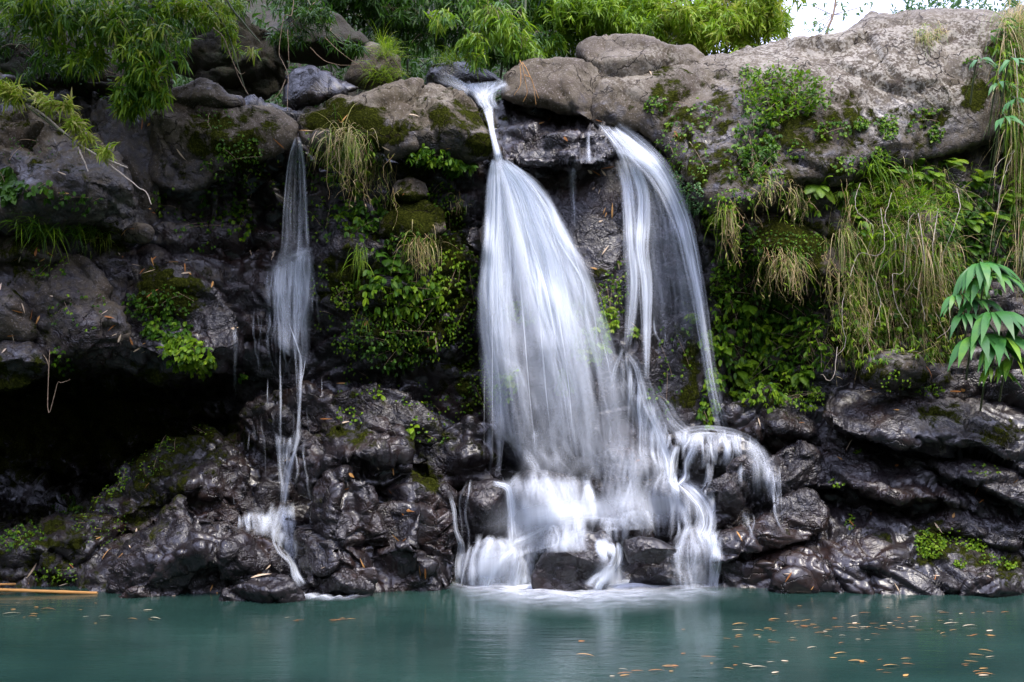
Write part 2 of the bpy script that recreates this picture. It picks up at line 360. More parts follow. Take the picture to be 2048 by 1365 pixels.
def smooth_closed(P, n=8):
    P = np.asarray(P, float); a, b, c, d = np.roll(P, 1, 0), P, np.roll(P, -1, 0), np.roll(P, -2, 0); out = []
    for k in range(n):
        t = k/n
        out.append(.5*((2*b)+(-a+c)*t+(2*a-5*b+4*c-d)*t*t+(-a+3*b-3*c+d)*t**3))
    return np.stack(out, 1).reshape(-1, 2)
def rock_relief(V, N, style, amp, seed):
    p = V+seed*3.7
    if style == 'smooth':
        a, e = facets(warp(p, .3, 1.)*1.5, .9)
        d = .45*fbm(warp(p, .3)*1.3, 3)+.55*a-.26*np.exp(-(e/.05)**2)+.22*ridged(warp(p, .25)*3.2, 4)+.07*fbm(p*14, 3)
    elif style == 'lava':
        a, e = facets(warp(p, .16, 2.)*1.75, 1.1); a2, e2 = facets(warp(p, .08, 4.)*4.8, 1.)
        d = .35*fbm(p*1.6, 3)+1.25*a-.34*np.exp(-(e/.07)**2)+.34*a2-.16*np.exp(-(e2/.09)**2)+.30*ridged(warp(p, .16, 3.5)*4.2, 3)
    elif style == 'slab':   # sheets of old lava dipping down to the right
        w_ = warp(p, .18, 1.6); al = w_[:, 0]*.86-w_[:, 2]*.5; ac = w_[:, 0]*.5+w_[:, 2]*.86
        q = np.stack([al*.95, w_[:, 1]*1.6, ac*2.4], 1); a, e = facets(q, 1.); a2, e2 = facets(q*2.7+5, 1.)
        d = .35*fbm(p*1.2, 3)+.85*a-.55*np.exp(-(e/.06)**2)+.28*a2-.22*np.exp(-(e2/.08)**2)+.16*ridged(np.stack([al*2.5, w_[:, 1]*4, ac*7], 1), 3)
    else:  # blocky ledges
        q = warp(p, .3, 1.2)*np.array([1., 1., 1.6])
        a, e = facets(q*1.35, 1.); a2, e2 = facets(warp(p, .12, 3)*4.2, 1.1)
        d = .45*fbm(p*1.1, 3)+.85*a-.30*np.exp(-(e/.07)**2)+.30*a2-.12*np.exp(-(e2/.1)**2)+.24*ridged(warp(p, .1, 4)*5, 4)
    return V+N*(amp*d)[:, None]

def boulder(name, label, poly, Y, T, wet=1., style='lava', amp=.10, tilt=0., skew=0., R=1., step=4.5, seed=1, moss=0., wob=3., cat='boulder', group=None, back=.7, mat=None):
    S = smooth_closed(poly); n = len(S); pl_ = np.asarray(poly, float); lin = np.stack([pl_*(1-k/8)+np.roll(pl_, -1, 0)*k/8 for k in range(8)], 1).reshape(-1, 2); S = S*.5+lin*.5
    nn = perlin(np.stack([S[:, 0]*.03, S[:, 1]*.03, np.full(n, seed*5.3)], 1)); mm = perlin(np.stack([S[:, 0]*.09, S[:, 1]*.09, np.full(n, seed*9.3)], 1))
    c = S.mean(0); r = S-c; r /= np.linalg.norm(r, axis=1)[:, None]
    S = S+r*(nn*wob*1.6+mm*wob)[:, None]
    x0, y0 = S.min(0)-step*1.5; x1, y1 = S.max(0)+step*1.5
    gx = np.arange(x0, x1, step); gy = np.arange(y0, y1, step)
    X, Yp = np.meshgrid(gx, gy); P = np.stack([X.ravel(), Yp.ravel()], 1)
    A = S; B = np.roll(S, -1, 0); AB = B-A
    best = np.full(len(P), 1e9); near = np.zeros_like(P); inside = np.zeros(len(P), bool)
    for a, b, ab in zip(A, B, AB):
        t = np.clip(((P-a)@ab)/max(ab@ab, 1e-9), 0, 1); q = a+t[:, None]*ab; d = np.linalg.norm(P-q, axis=1)
        m = d < best; best = np.where(m, d, best); near[m] = q[m]
        cr = ((a[1] > P[:, 1]) != (b[1] > P[:, 1]))
        if cr.any():
            xi = a[0]+(P[:, 1]-a[1])/(b[1]-a[1]+1e-12)*(b[0]-a[0]); inside ^= cr & (P[:, 0] < xi)
    P2 = np.where(inside[:, None], P, near); d = np.where(inside, best, 0.)
    Rm = d.max()*R; t = np.clip(d/Rm, 0, 1); hgt = np.sqrt(np.clip(1-(1-t)**2, 0, 1))
    # broken faces: the round form is cut by a handful of flat planes
    kr = np.random.RandomState(seed*13+5); nx_ = (P2[:, 0]-c[0])/max(np.ptp(S[:, 0])/2, 1); ny_ = (P2[:, 1]-c[1])/max(np.ptp(S[:, 1])/2, 1); sc_ = 1. if style == 'smooth' else 1.25
    rad_ = np.ptp(S[:, 0])/max(np.ptp(S[:, 1]), 1)
    for k in range(7 if style == 'smooth' else 12):
        ang = kr.uniform(0, 6.283); st_ = kr.uniform(.35, 1.15)*sc_; cx_, cy_ = kr.uniform(-.7, .7)*min(1.5, max(1, rad_*.5)), kr.uniform(-.5, .5)
        pln = kr.uniform(.72, 1.05)-st_*((nx_*1-cx_*.3)*math.cos(ang)+(ny_-cy_*.3)*math.sin(ang)); pln = np.maximum(pln, .12)
        dd_ = hgt-pln; hgt = np.where(dd_ > 0, pln+dd_*(.35 if style == 'smooth' else .12), hgt)
    hgt = np.minimum(hgt, np.sqrt(np.clip(1-(1-t)**2, 0, 1)))
    tl = tilt*(P2[:, 1]-c[1])/F*Y*-1 + skew*(P2[:, 0]-c[0])/F*Y
    Vf = W(P2[:, 0], P2[:, 1], Y+tl-T*hgt); Vb = W(P2[:, 0], P2[:, 1], Y+tl+T*back*hgt)
    H_, W_ = X.shape; idx = np.arange(H_*W_).reshape(H_, W_)
    q = np.stack([idx[:-1, :-1], idx[1:, :-1], idx[1:, 1:], idx[:-1, 1:]], -1).reshape(-1, 4)
    q = q[inside[q].any(1)]
    nb = len(P); qb = np.where(inside[q], q+nb, q)[:, ::-1]
    V = np.concatenate([Vf, Vb]); Q = np.concatenate([q, qb])
    u, inv = np.unique(Q, return_inverse=True); V = V[u]; Q = inv.reshape(-1, 4)
    N = vnormals(V, Q); fr = N[:, 1].mean
    if (N*(V-V.mean(0))).sum() < 0: Q = Q[:, ::-1]; N = -N
    V = rock_relief(V, N, style, amp, seed)
    o = mk(name, V, Q, mat or ROCK, attrs=rock_attrs(V, wet, moss)); tag(o, label, cat, group)
    PILE.append((V, Q)); return o

# ------------------------------------------------------------------ the cliff
ST = {
 -500: [(100,9.6),(430,9.1),(690,8.8),(730,9.2),(800,14.5),(1010,14.5),(1080,9.6),(1190,8.7),(1330,8.5)],
 0:    [(150,9.7),(430,9.3),(690,9.0),(735,9.4),(800,14.5),(1000,14.5),(1080,9.8),(1190,8.9),(1330,8.7)],
 200:  [(190,9.9),(430,9.5),(690,9.1),(725,9.4),(800,14.3),(950,14.3),(1010,10.3),(1100,9.5),(1190,9.0),(1330,8.8)],
 330:  [(200,10.1),(430,9.9),(700,9.4),(740,9.7),(805,13.8),(890,13.8),(935,10.4),(1050,9.7),(1190,9.1),(1330,8.8)],
 430:  [(215,10.2),(430,10.2),(700,9.9),(760,10.2),(800,12.6),(840,12.6),(875,10.3),(1000,9.9),(1190,9.2),(1330,8.9)],
 510:  [(215,10.4),(300,10.5),(430,10.5),(700,10.4),(780,10.7),(830,10.4),(950,10.1),(1190,9.3),(1330,9.)],
 600:  [(230,10.5),(290,10.4),(500,10.3),(700,10.5),(850,10.3),(1000,10.1),(1190,9.4),(1330,9.1)],
 750:  [(200,10.6),(350,10.1),(500,9.9),(680,9.9),(760,10.5),(850,10.3),(1000,9.9),(1190,9.5),(1330,9.2)],
 900:  [(185,10.9),(350,10.3),(600,10.2),(760,10.6),(900,10.5),(1190,9.5),(1330,9.2)],
 1000: [(190,11.),(330,10.6),(700,10.7),(950,10.5),(1190,9.5),(1330,9.2)],
 1200: [(160,11.),(330,10.55),(700,10.6),(950,10.3),(1190,9.5),(1330,9.2)],
 1400: [(140,11.),(330,10.05),(600,10.2),(850,10.3),(1190,9.5),(1330,9.2)],
 1550: [(120,11.),(400,10.0),(480,10.05),(560,10.4),(850,10.4),(1190,9.5),(1330,9.2)],
 1700: [(100,11.),(360,10.15),(450,10.0),(700,9.9),(900,9.9),(1190,9.4),(1330,9.1)],
 1900: [(70,11.),(310,10.3),(480,10.0),(750,9.7),(1190,9.2),(1330,8.9)],
 2100: [(60,10.8),(300,10.4),(480,10.0),(750,9.5),(1190,9.0),(1330,8.7)],
 2550: [(60,10.4),(300,10.1),(480,9.8),(750,9.3),(1190,8.7),(1330,8.5)]}
def cliff():
    ks = sorted(ST); gx = np.arange(-500, 2551, 6.); nv = 250
    tops = np.interp(gx, ks, [ST[k][0][0] for k in ks])
    s = np.linspace(0, 1, nv)
    PY = tops[None]+(1330-tops[None])*s[:, None]; PX = np.broadcast_to(gx, PY.shape)
    Yk = np.stack([np.interp(s, (np.array([a for a, b in ST[k]])-ST[k][0][0])/(1330-ST[k][0][0]), [b for a, b in ST[k]]) for k in ks], 1)
    # rows sampled at the same fraction; blend the stations with a smooth step
    YY = np.zeros_like(PY)
    for j, x in enumerate(gx):
        i = min(max(np.searchsorted(ks, x, 'right')-1, 0), len(ks)-2); t = (x-ks[i])/(ks[i+1]-ks[i]); t = t*t*(3-2*t)
        YY[:, j] = Yk[:, i]*(1-t)+Yk[:, i+1]*t
    V = W(PX, PY, YY)
    # the top carries on back as level ground
    back = []
    for k, dy in enumerate([.25, .6, 1.0, 1.5, 2.2, 3.]):
        r = V[0].copy(); r[:, 1] += dy; r[:, 2] = r[:, 2]*1.0-.08*dy; back.append(r)
    V = np.concatenate([np.stack(back[::-1]), V], 0)
    h, w = V.shape[:2]; V = V.reshape(-1, 3)
    idx = np.arange(h*w).reshape(h, w); Q = np.stack([idx[:-1, :-1], idx[1:, :-1], idx[1:, 1:], idx[:-1, 1:]], -1).reshape(-1, 4)
    N = vnormals(V, Q)
    N = N*(1 if N[:, 1].mean() < 0 else -1)
    V = rock_relief(V, N, 'block', .20, 3)
    def wet(px, py):
        w = np.clip(1-np.maximum(np.abs(px-930)-480, 0)/120, .35, 1)
        w = np.where(py > 700, np.maximum(w, .9), w)
        w = np.where((px > 1430) & (py < 740), .5, w); w = np.where((px < 470) & (py < 700), .62, w)
        return w
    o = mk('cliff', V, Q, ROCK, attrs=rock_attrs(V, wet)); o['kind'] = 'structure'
    PILE.append((V, Q))
cliff()

B = boulder
def damp(y0, y1, lo=.12, hi=.5): return lambda px, py: lo+(hi-lo)*np.clip((py+12*np.sin(px*.05)-y0)/(y1-y0), 0, 1)
# upper right
B('boulder','rounded pale dome of rock on the skyline above the cliff edge',[(1158,112),(1165,92),(1200,76),(1260,71),(1310,80),(1335,92),(1378,97),(1405,115),(1400,150),(1300,190),(1200,185)],11.0,.6,.0,'smooth',.12,tilt=.8,seed=2,wob=2)
B('boulder','pale square block of rock beside the top of the central waterfall',[(1003,195),(1012,150),(1050,122),(1120,117),(1185,120),(1205,150),(1203,220),(1190,255),(1150,238),(1100,226),(1050,208)],10.6,.6,damp(170,250,.1,.45),'smooth',.10,tilt=.15,R=.8,seed=3,wob=2)
def rbwet(px, py): return np.clip((py-150-20*np.sin(px*.02))/170, .05, .46)
B('rock_outcrop','huge lichen spotted rock mass overhanging the right side of the cliff',[(1185,248),(1186,168),(1230,143),(1320,128),(1400,118),(1480,100),(1560,82),(1640,66),(1700,52),(1738,28),(1800,24),(1900,20),(2048,20),(2200,20),(2400,60),(2420,250),(2200,300),(2005,275),(1925,306),(1840,325),(1740,345),(1700,372),(1600,372),(1540,405),(1450,425),(1380,395),(1340,310),(1280,262)],10.65,.9,rbwet,'smooth',.13,tilt=.55,R=.75,step=5.5,seed=4,wob=3,cat='rock')
B('boulder','mossy sloping slab of rock below the overhang, right of the waterfalls',[(1465,455),(1500,432),(1560,430),(1640,465),(1695,520),(1690,555),(1600,548),(1540,515),(1480,505)],9.95,.45,.25,'smooth',.09,tilt=.4,seed=5)
B('boulder','brown bare rock showing through the long dry grass',[(1745,470),(1790,430),(1860,420),(1905,450),(1912,520),(1900,570),(1830,590),(1760,560)],10.,.45,.1,'smooth',.09,seed=6)
B('boulder','small knobbly rock with white patches at the foot of the dry grass',[(1725,760),(1740,715),(1790,695),(1845,705),(1865,745),(1850,775),(1780,780)],9.5,.3,.5,'smooth',.08,seed=7)
# right terraces
B('rock_slab','broad dark slab with vertical cracks under the ginger plant',[(1650,840),(1658,785),(1700,742),(1760,748),(1850,758),(1950,765),(2048,795),(2300,840),(2300,980),(2048,945),(1960,905),(1880,900),(1760,890),(1690,868)],9.7,.6,.75,'slab',.10,tilt=.9,seed=8,R=.7,step=4,cat='rock')
B('rock_slab','long wet diagonal ledge of rock right of the waterfall',[(1530,930),(1560,900),(1620,880),(1700,878),(1790,895),(1900,930),(2048,985),(2300,1060),(2300,1170),(2048,1080),(1960,1035),(1880,1005),(1800,1010),(1720,985),(1620,975),(1555,975)],9.55,.5,.95,'slab',.11,tilt=.8,seed=9,R=.8,step=4,cat='rock')
B('rock_slab','smooth grey upper ledge at the right edge above the diagonal ledge',[(1790,905),(1860,880),(1960,895),(2060,930),(2300,980),(2300,1090),(2060,1020),(1950,975),(1870,945)],9.35,.4,.75,'slab',.08,tilt=.9,seed=19,R=.8,step=4,cat='rock')
B('boulder','very large wrinkled wet rock along the pool edge on the right',[(1435,1215),(1440,1110),(1480,1050),(1560,1012),(1640,985),(1740,975),(1820,1000),(1900,1015),(1980,1060),(2060,1110),(2300,1180),(2300,1300),(1900,1300),(1435,1260)],9.45,.7,1.,'slab',.12,tilt=.7,seed=10,R=.7,step=4)
B('boulder','squat wet stone at the waterline below the large wrinkled rock',[(1545,1195),(1550,1150),(1590,1130),(1625,1150),(1635,1195)],8.95,.2,.95,'smooth',.05,seed=11,step=3)
B('boulder','low lumpy stone at the waterline in the right corner',[(1920,1210),(1930,1165),(1985,1150),(2035,1165),(2045,1210)],8.75,.25,.9,'lava',.05,seed=12,step=3)
B('boulder','small square stone set in the pool edge at right',[(1710,1195),(1712,1135),(1760,1115),(1825,1130),(1835,1195)],8.95,.25,.85,'block',.06,seed=13,step=3)
# centre top
B('boulder','wet black boulder at the lip between the central and right falls',[(962,228),(1000,212),(1050,207),(1110,228),(1170,243),(1218,255),(1230,290),(1218,326),(1150,330),(1050,330),(995,322),(978,270)],10.35,.5,1.,'lava',.09,tilt=1.1,R=.8,seed=14)
B('boulder','bulging wet rock face behind the central and right waterfalls',[(975,345),(1040,322),(1130,322),(1230,318),(1300,340),(1370,400),(1410,500),(1440,640),(1450,860),(1300,960),(1100,960),(1000,860),(960,600)],10.45,.55,1.,'smooth',.10,tilt=.1,R=.28,seed=15,cat='rock')
B('boulder','large grey brown boulder left of the central waterfall lip',[(800,300),(795,240),(815,200),(850,166),(880,168),(925,184),(955,215),(975,252),(992,292),(985,312),(940,322),(860,320)],10.1,.6,damp(200,290),'smooth',.12,tilt=.25,seed=16)
B('boulder','long mossy rock with a pale top between the left and central falls',[(596,262),(600,232),(690,196),(760,182),(810,162),(850,166),(840,200),(838,260),(830,300),(760,306),(700,296),(640,294),(604,284)],10.,.5,damp(215,280,.12,.45),'smooth',.12,tilt=.45,seed=17)
B('boulder','dark rounded rock in the gully above the mossy rock',[(568,176),(588,140),(625,130),(662,146),(700,166),(716,178),(660,202),(600,222),(565,208)],10.8,.4,.7,'smooth',.09,tilt=.3,seed=18)
B('boulder','reddish brown rock under the drooping grass above the gully',[(690,160),(718,104),(738,86),(772,96),(804,125),(800,160),(730,176)],11.2,.4,.3,'smooth',.08,seed=20)
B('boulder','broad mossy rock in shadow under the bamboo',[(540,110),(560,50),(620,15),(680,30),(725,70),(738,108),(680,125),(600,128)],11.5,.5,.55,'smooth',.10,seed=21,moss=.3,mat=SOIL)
B('boulder','low dark rock beside the stream above the central fall',[(850,172),(860,138),(900,124),(950,132),(990,150),(1010,172),(960,190),(900,186)],11.2,.3,.8,'smooth',.08,seed=22)
# left
B('boulder','big smooth dome of rock left of the narrow waterfall',[(262,290),(270,245),(310,215),(345,200),(400,205),(440,216),(500,216),(560,226),(592,246),(592,275),(565,302),(490,335),(430,365),(380,382),(320,375),(280,340)],9.95,.75,damp(235,330),'smooth',.13,tilt=.3,seed=23,)
B('boulder','flat layered rock resting on the smooth dome',[(335,195),(350,178),(400,157),(436,162),(452,185),(482,194),(488,212),(430,222),(350,222)],9.9,.35,.3,'smooth',.07,seed=24,step=3.5)
B('boulder','large shaded rock at the left edge above the grass ledge',[(-150,260),(0,230),(60,215),(130,218),(195,270),(235,325),(275,395),(272,425),(180,450),(80,445),(-150,450)],9.2,.8,damp(230,330,.3,.55),'block',.13,tilt=.1,seed=25)
B('boulder','dark rock in the cleft behind the pale twig',[(170,250),(200,195),(260,190),(320,240),(330,330),(320,420),(260,440),(210,380)],9.9,.5,.5,'smooth',.1,seed=26)
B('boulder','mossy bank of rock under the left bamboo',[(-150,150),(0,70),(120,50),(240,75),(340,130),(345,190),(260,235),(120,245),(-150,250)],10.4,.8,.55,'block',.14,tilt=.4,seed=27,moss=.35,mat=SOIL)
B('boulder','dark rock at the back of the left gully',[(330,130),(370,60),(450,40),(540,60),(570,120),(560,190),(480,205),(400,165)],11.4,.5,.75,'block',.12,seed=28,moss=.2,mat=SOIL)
B('rock_slab','slanting slab with a pale grey face over the cave',[(20,560),(90,520),(160,508),(195,550),(232,610),(258,665),(240,700),(180,708),(100,705),(30,690)],9.15,.36,.45,'block',.10,tilt=.2,seed=29,cat='rock')
B('boulder','long wet ledge above the cave with leaves on top',[(165,500),(210,470),(290,468),(345,520),(400,550),(450,600),(484,642),(472,690),(400,712),(330,715),(260,690),(225,610)],9.6,.6,.72,'block',.10,tilt=.6,seed=30)
B('boulder','layered dark rock at the left edge over the cave mouth',[(-150,640),(0,655),(60,675),(100,725),(85,760),(40,782),(-150,790)],8.95,.5,.6,'block',.11,seed=31)
B('boulder','rounded rock at the left edge above the layered rock',[(-150,560),(0,570),(45,600),(70,650),(60,690),(-150,700)],9.0,.4,.45,'smooth',.08,seed=32)
B('boulder','small pale stone on the ledge beside the grass',[(238,480),(245,455),(275,445),(305,455),(308,480),(285,492)],9.45,.15,.25,'smooth',.04,seed=33,step=3)
B('boulder','knobbly stone below the hanging grass on the left',[(-20,520),(0,480),(60,470),(110,490),(120,525),(60,540)],9.2,.3,.5,'smooth',.08,seed=34)
# between the falls
B('boulder','mossy round stone on the wall left of the central fall',[(760,470),(765,430),(800,405),(850,405),(885,425),(890,460),(850,485),(800,490)],9.95,.35,.25,'smooth',.06,seed=35,moss=.35)
B('boulder','small ribbed rock above the mossy round stone',[(785,395),(790,365),(820,352),(850,365),(860,395),(830,408)],9.95,.25,.25,'smooth',.05,seed=36,step=3)
B('boulder','grey wet stone jutting out right of the narrow waterfall',[(655,500),(668,475),(695,468),(720,490),(725,515),(690,520)],9.9,.2,.9,'smooth',.05,seed=37,step=3)
B('boulder','dark overhanging stone left of the central fall',[(930,480),(940,455),(975,448),(990,480),(985,510),(950,505)],10.,.25,.95,'lava',.05,seed=38,step=3)
# below the narrow fall
B('boulder','rounded ledge in the spray of the narrow waterfall',[(478,850),(500,800),(560,775),(630,772),(665,800),(655,860),(600,890),(520,895)],10.2,.25,.9,'lava',.10,seed=39,moss=.25)
B('boulder','dark rock the narrow waterfall breaks over half way down',[(500,680),(515,625),(560,610),(610,650),(620,700),(590,750),(530,740)],10.6,.35,1.,'lava',.07,seed=40)
B('boulder','glossy angular boulder at the right of the lower narrow fall',[(588,935),(600,895),(640,868),(690,835),(740,830),(795,858),(812,905),(800,960),(720,990),(650,985),(600,985)],9.5,.6,1.,'lava',.12,seed=41,tilt=.2,step=4)
B('boulder','tall wet rock standing beside the foot of the narrow fall',[(605,1185),(600,1120),(615,1030),(640,965),(700,950),(745,975),(755,1060),(760,1150),(740,1200)],9.1,.6,1.,'lava',.13,seed=42,step=4,R=.9)
B('boulder','broad wet boulder with orange leaves left of the main cascade',[(735,1190),(740,1100),(745,1030),(780,1005),(850,1010),(895,1050),(912,1110),(905,1180),(800,1200)],9.15,.55,1.,'lava',.12,seed=43,tilt=.2,step=4)
B('boulder','dark wedge of rock high beside the main cascade',[(745,1015),(740,950),(800,935),(860,955),(905,1000),(905,1050),(850,1040),(790,1025)],9.55,.45,1.,'lava',.11,seed=44,moss=.2)
B('boulder','low flat rock touching the pool below the tall wet rock',[(600,1195),(610,1165),(680,1140),(750,1135),(758,1165),(735,1195),(650,1205)],8.75,.3,1.,'lava',.07,seed=45,step=3)
B('boulder','wrinkled wet mound at the water left of the narrow fall',[(228,1215),(228,1140),(258,1092),(300,1062),(340,1015),(370,1002),(402,1028),(465,1048),(512,1098),(535,1150),(520,1215)],9.05,.65,1.,'lava',.11,seed=46,tilt=.3,step=3.5)
B('boulder','lone dark rock standing out in the pool',[(438,1215),(465,1172),(520,1145),(565,1155),(602,1190),(600,1220),(520,1228)],8.5,.3,1.,'lava',.06,seed=47,step=3)
B('boulder','pointed wet stone at the foot of the narrow fall',[(505,1130),(510,1085),(535,1080),(575,1115),(590,1150),(560,1165),(520,1155)],9.05,.2,1.,'lava',.05,seed=48,step=3)
B('boulder','mossy mound at the mouth of the cave',[(-150,1200),(-150,1080),(0,1070),(80,1040),(160,1015),(240,1040),(270,1120),(260,1210)],9.55,.6,.75,'block',.16,seed=49,moss=.12,tilt=.5)
B('boulder','shadowed leafy rock rising beside the cave',[(190,1010),(240,950),(310,910),(400,880),(470,900),(500,980),(470,1050),(360,1030),(260,1070)],9.95,.55,.85,'block',.16,seed=50,moss=.1,tilt=.5)
# cascade rocks
B('boulder','rounded rock veiled by the widest cascade',[(1012,1110),(1020,985),(1045,948),(1100,942),(1160,955),(1180,1000),(1180,1080),(1160,1120)],9.65,.5,1.,'smooth',.06,seed=51)
B('boulder','dark rock with a trickle left of the veiled rock',[(900,1100),(905,1000),(925,968),(980,958),(1025,975),(1030,1050),(1015,1100)],9.6,.4,1.,'smooth',.07,seed=52)
B('boulder','round stone at the waterline below the trickle',[(925,1180),(930,1110),(960,1085),(1010,1088),(1040,1115),(1048,1180)],9.3,.3,1.,'smooth',.05,seed=53,step=3.5)
B('boulder','large grey boulder at the centre of the cascade foot',[(1066,1185),(1070,1130),(1095,1095),(1160,1066),(1205,1064),(1228,1090),(1226,1130),(1200,1185)],9.0,.38,.98,'smooth',.06,seed=54,step=3.5,tilt=.3)
B('boulder','small black boulder sitting in the foam',[(1246,1100),(1250,1080),(1280,1071),(1320,1076),(1352,1098),(1348,1110),(1315,1128),(1262,1126)],8.95,.22,1.,'smooth',.04,seed=55,step=3)
B('boulder','reddish wet stone under the small black boulder',[(1255,1185),(1262,1145),(1290,1130),(1340,1130),(1372,1150),(1375,1190)],9.2,.25,1.,'lava',.05,seed=56,step=3)
B('boulder','sloping rock under a film of water right of the small boulder',[(1310,1190),(1320,1110),(1350,1075),(1400,1045),(1445,1055),(1460,1120),(1450,1200)],9.4,.35,1.,'smooth',.06,seed=57,step=3.5,tilt=.3)
B('boulder','dark rock showing between the strands of the right cascade',[(1404,1000),(1412,968),(1450,940),(1490,920),(1512,945),(1498,1000),(1462,1045),(1425,1058)],9.45,.3,1.,'lava',.07,seed=58,step=3.5)
B('boulder','upright dark stone at the top of the right cascade',[(1368,955),(1372,905),(1390,882),(1418,890),(1428,930),(1415,975),(1385,975)],9.7,.25,1.,'smooth',.05,seed=59,step=3)
B('boulder','small dark stone left of the cascade strands',[(1300,1005),(1305,975),(1330,958),(1358,968),(1352,1000),(1320,1015)],9.7,.18,1.,'smooth',.04,seed=60,step=3)
B('boulder','narrow stone with water pouring both sides',[(1335,1080),(1330,1000),(1360,980),(1395,1000),(1405,1060),(1385,1100),(1350,1100)],9.6,.3,1.,'lava',.05,seed=61,step=3)
B('boulder','misty rock in the middle of the cascade',[(1192,1085),(1200,1035),(1245,1003),(1285,1020),(1305,1060),(1300,1095)],9.55,.3,1.,'smooth',.05,seed=62,step=3.5)
B('boulder','wet back wall rock behind the cascade',[(1175,1020),(1180,930),(1220,900),(1300,905),(1345,940),(1340,1000),(1280,1040)],9.95,.4,1.,'lava',.07,seed=63)
B('boulder','capped dark stone splitting the right hand trickles',[(1222,780),(1226,715),(1245,690),(1268,705),(1280,770),(1300,830),(1270,850),(1235,830)],10.25,.25,1.,'lava',.05,seed=64,step=3)
B('boulder','broad rock at the head of the right cascade',[(1340,905),(1370,872),(1440,862),(1510,880),(1545,920),(1500,945),(1420,930)],9.95,.25,1.,'lava',.08,seed=65,R=.6)
B('boulder','dark knobbly rock at the foot of the fern wall',[(1440,880),(1460,820),(1520,780),(1600,790),(1660,830),(1650,890),(1560,905),(1490,890)],10.1,.5,.95,'lava',.10,seed=66)
B('boulder','sloping mossy rock behind the foot of the central fall',[(850,960),(860,880),(920,840),(990,850),(1010,920),(1000,975),(920,975)],10.1,.4,.9,'block',.09,seed=67,moss=.25)
B('boulder','brown rock ridge under the green wall between the falls',[(640,880),(660,800),(740,770),(820,790),(880,850),(880,920),(810,930),(760,870)],10.15,.4,.85,'block',.10,seed=68,moss=.25)

B('boulder','sloping shoulder of rock under the right end of the cascade',[(1420,1130),(1436,1070),(1490,1040),(1550,1008),(1630,985),(1660,1030),(1620,1080),(1520,1110)],9.3,.35,1.,'slab',.08,tilt=.5,seed=71,step=4)
B('boulder','angular dark stone at the right end of the cascade ledge',[(1535,1000),(1525,930),(1560,900),(1620,905),(1650,960),(1620,1000),(1570,1015)],9.65,.35,1.,'lava',.08,tilt=.3,seed=72,step=4)
# ------------------------------------------------------------------ land, pool
def sheet(name, xs, ys, zf, mat, kind='structure'):
    X, Y = np.meshgrid(xs, ys); V = np.stack([X, Y, zf(X, Y)], -1).reshape(-1, 3)
    h, w = X.shape; i = np.arange(h*w).reshape(h, w); Q = np.stack([i[:-1, :-1], i[:-1, 1:], i[1:, 1:], i[1:, :-1]], -1).reshape(-1, 4)
    o = mk(name, V, Q, mat); o['kind'] = kind; return o
sheet('water', np.linspace(-24, 24, 15), np.linspace(-8, 15, 11), lambda x, y: 0*x, POOL)
sheet('ground', np.linspace(-1500, 1500, 61), np.linspace(-1500, 1500, 61), lambda x, y: 0*x-.9, SOIL)
def hillz(x, y):
    px = 1024+x/y*F
    base = 5.2+np.clip((y-12.5), 0, 100)*np.interp(px, [-800, 400, 900, 1300, 1500, 1600, 1700, 2600], [1.0, 1.0, .9, .75, .4, .05, .02, .02])
    return base+.25*np.sin(x*1.3+y*.7)+.2*np.sin(x*2.9-y)-np.clip(12.5-y, 0, 9)*.4
sheet('hill', np.linspace(-26, 20, 130), np.linspace(11.7, 26, 60), hillz, SOIL)

def rim():  # unseen slope, added and raised to block the low sky light
    th = np.radians(np.linspace(38, 322, 120)); r = np.linspace(0, 1, 26)
    T, R_ = np.meshgrid(th, r)
    rad = 10.5+R_*22; X = np.sin(T)*rad*1.25; Y = 3+np.cos(T)*rad
    Z = -1.2+19*np.clip(R_*1.5, 0, 1)**.8+1.6*np.sin(X*.7)*np.cos(Y*.6)*R_+.8*np.sin(X*2.1+Y*1.7)*R_
    V = np.stack([X, Y, Z], -1).reshape(-1, 3); h, w = X.shape; i = np.arange(h*w).reshape(h, w)
    Q = np.stack([i[:-1, :-1], i[:-1, 1:], i[1:, 1:], i[1:, :-1]], -1).reshape(-1, 4)
    o = mk('sky_block_rim', V, Q, SOIL); o['kind'] = 'structure'
rim()
TREE_V = np.concatenate([v for v, q in PILE]); off = 0; qs = []
for v, q in PILE: qs.append(q+off); off += len(v)
BVH = BVHTree.FromPolygons(TREE_V.tolist(), np.concatenate(qs).tolist())
EYE = Vector((0, 0, H))
def hit(px, py):
    d = Vector(W(px, py, 1.)-np.array([0, 0, H])).normalized()
    l, n, i, r = BVH.ray_cast(EYE, d, 60)
    if l is None: return None, None
    if n.dot(d) > 0: n = -n
    return np.array(l), np.array(n)
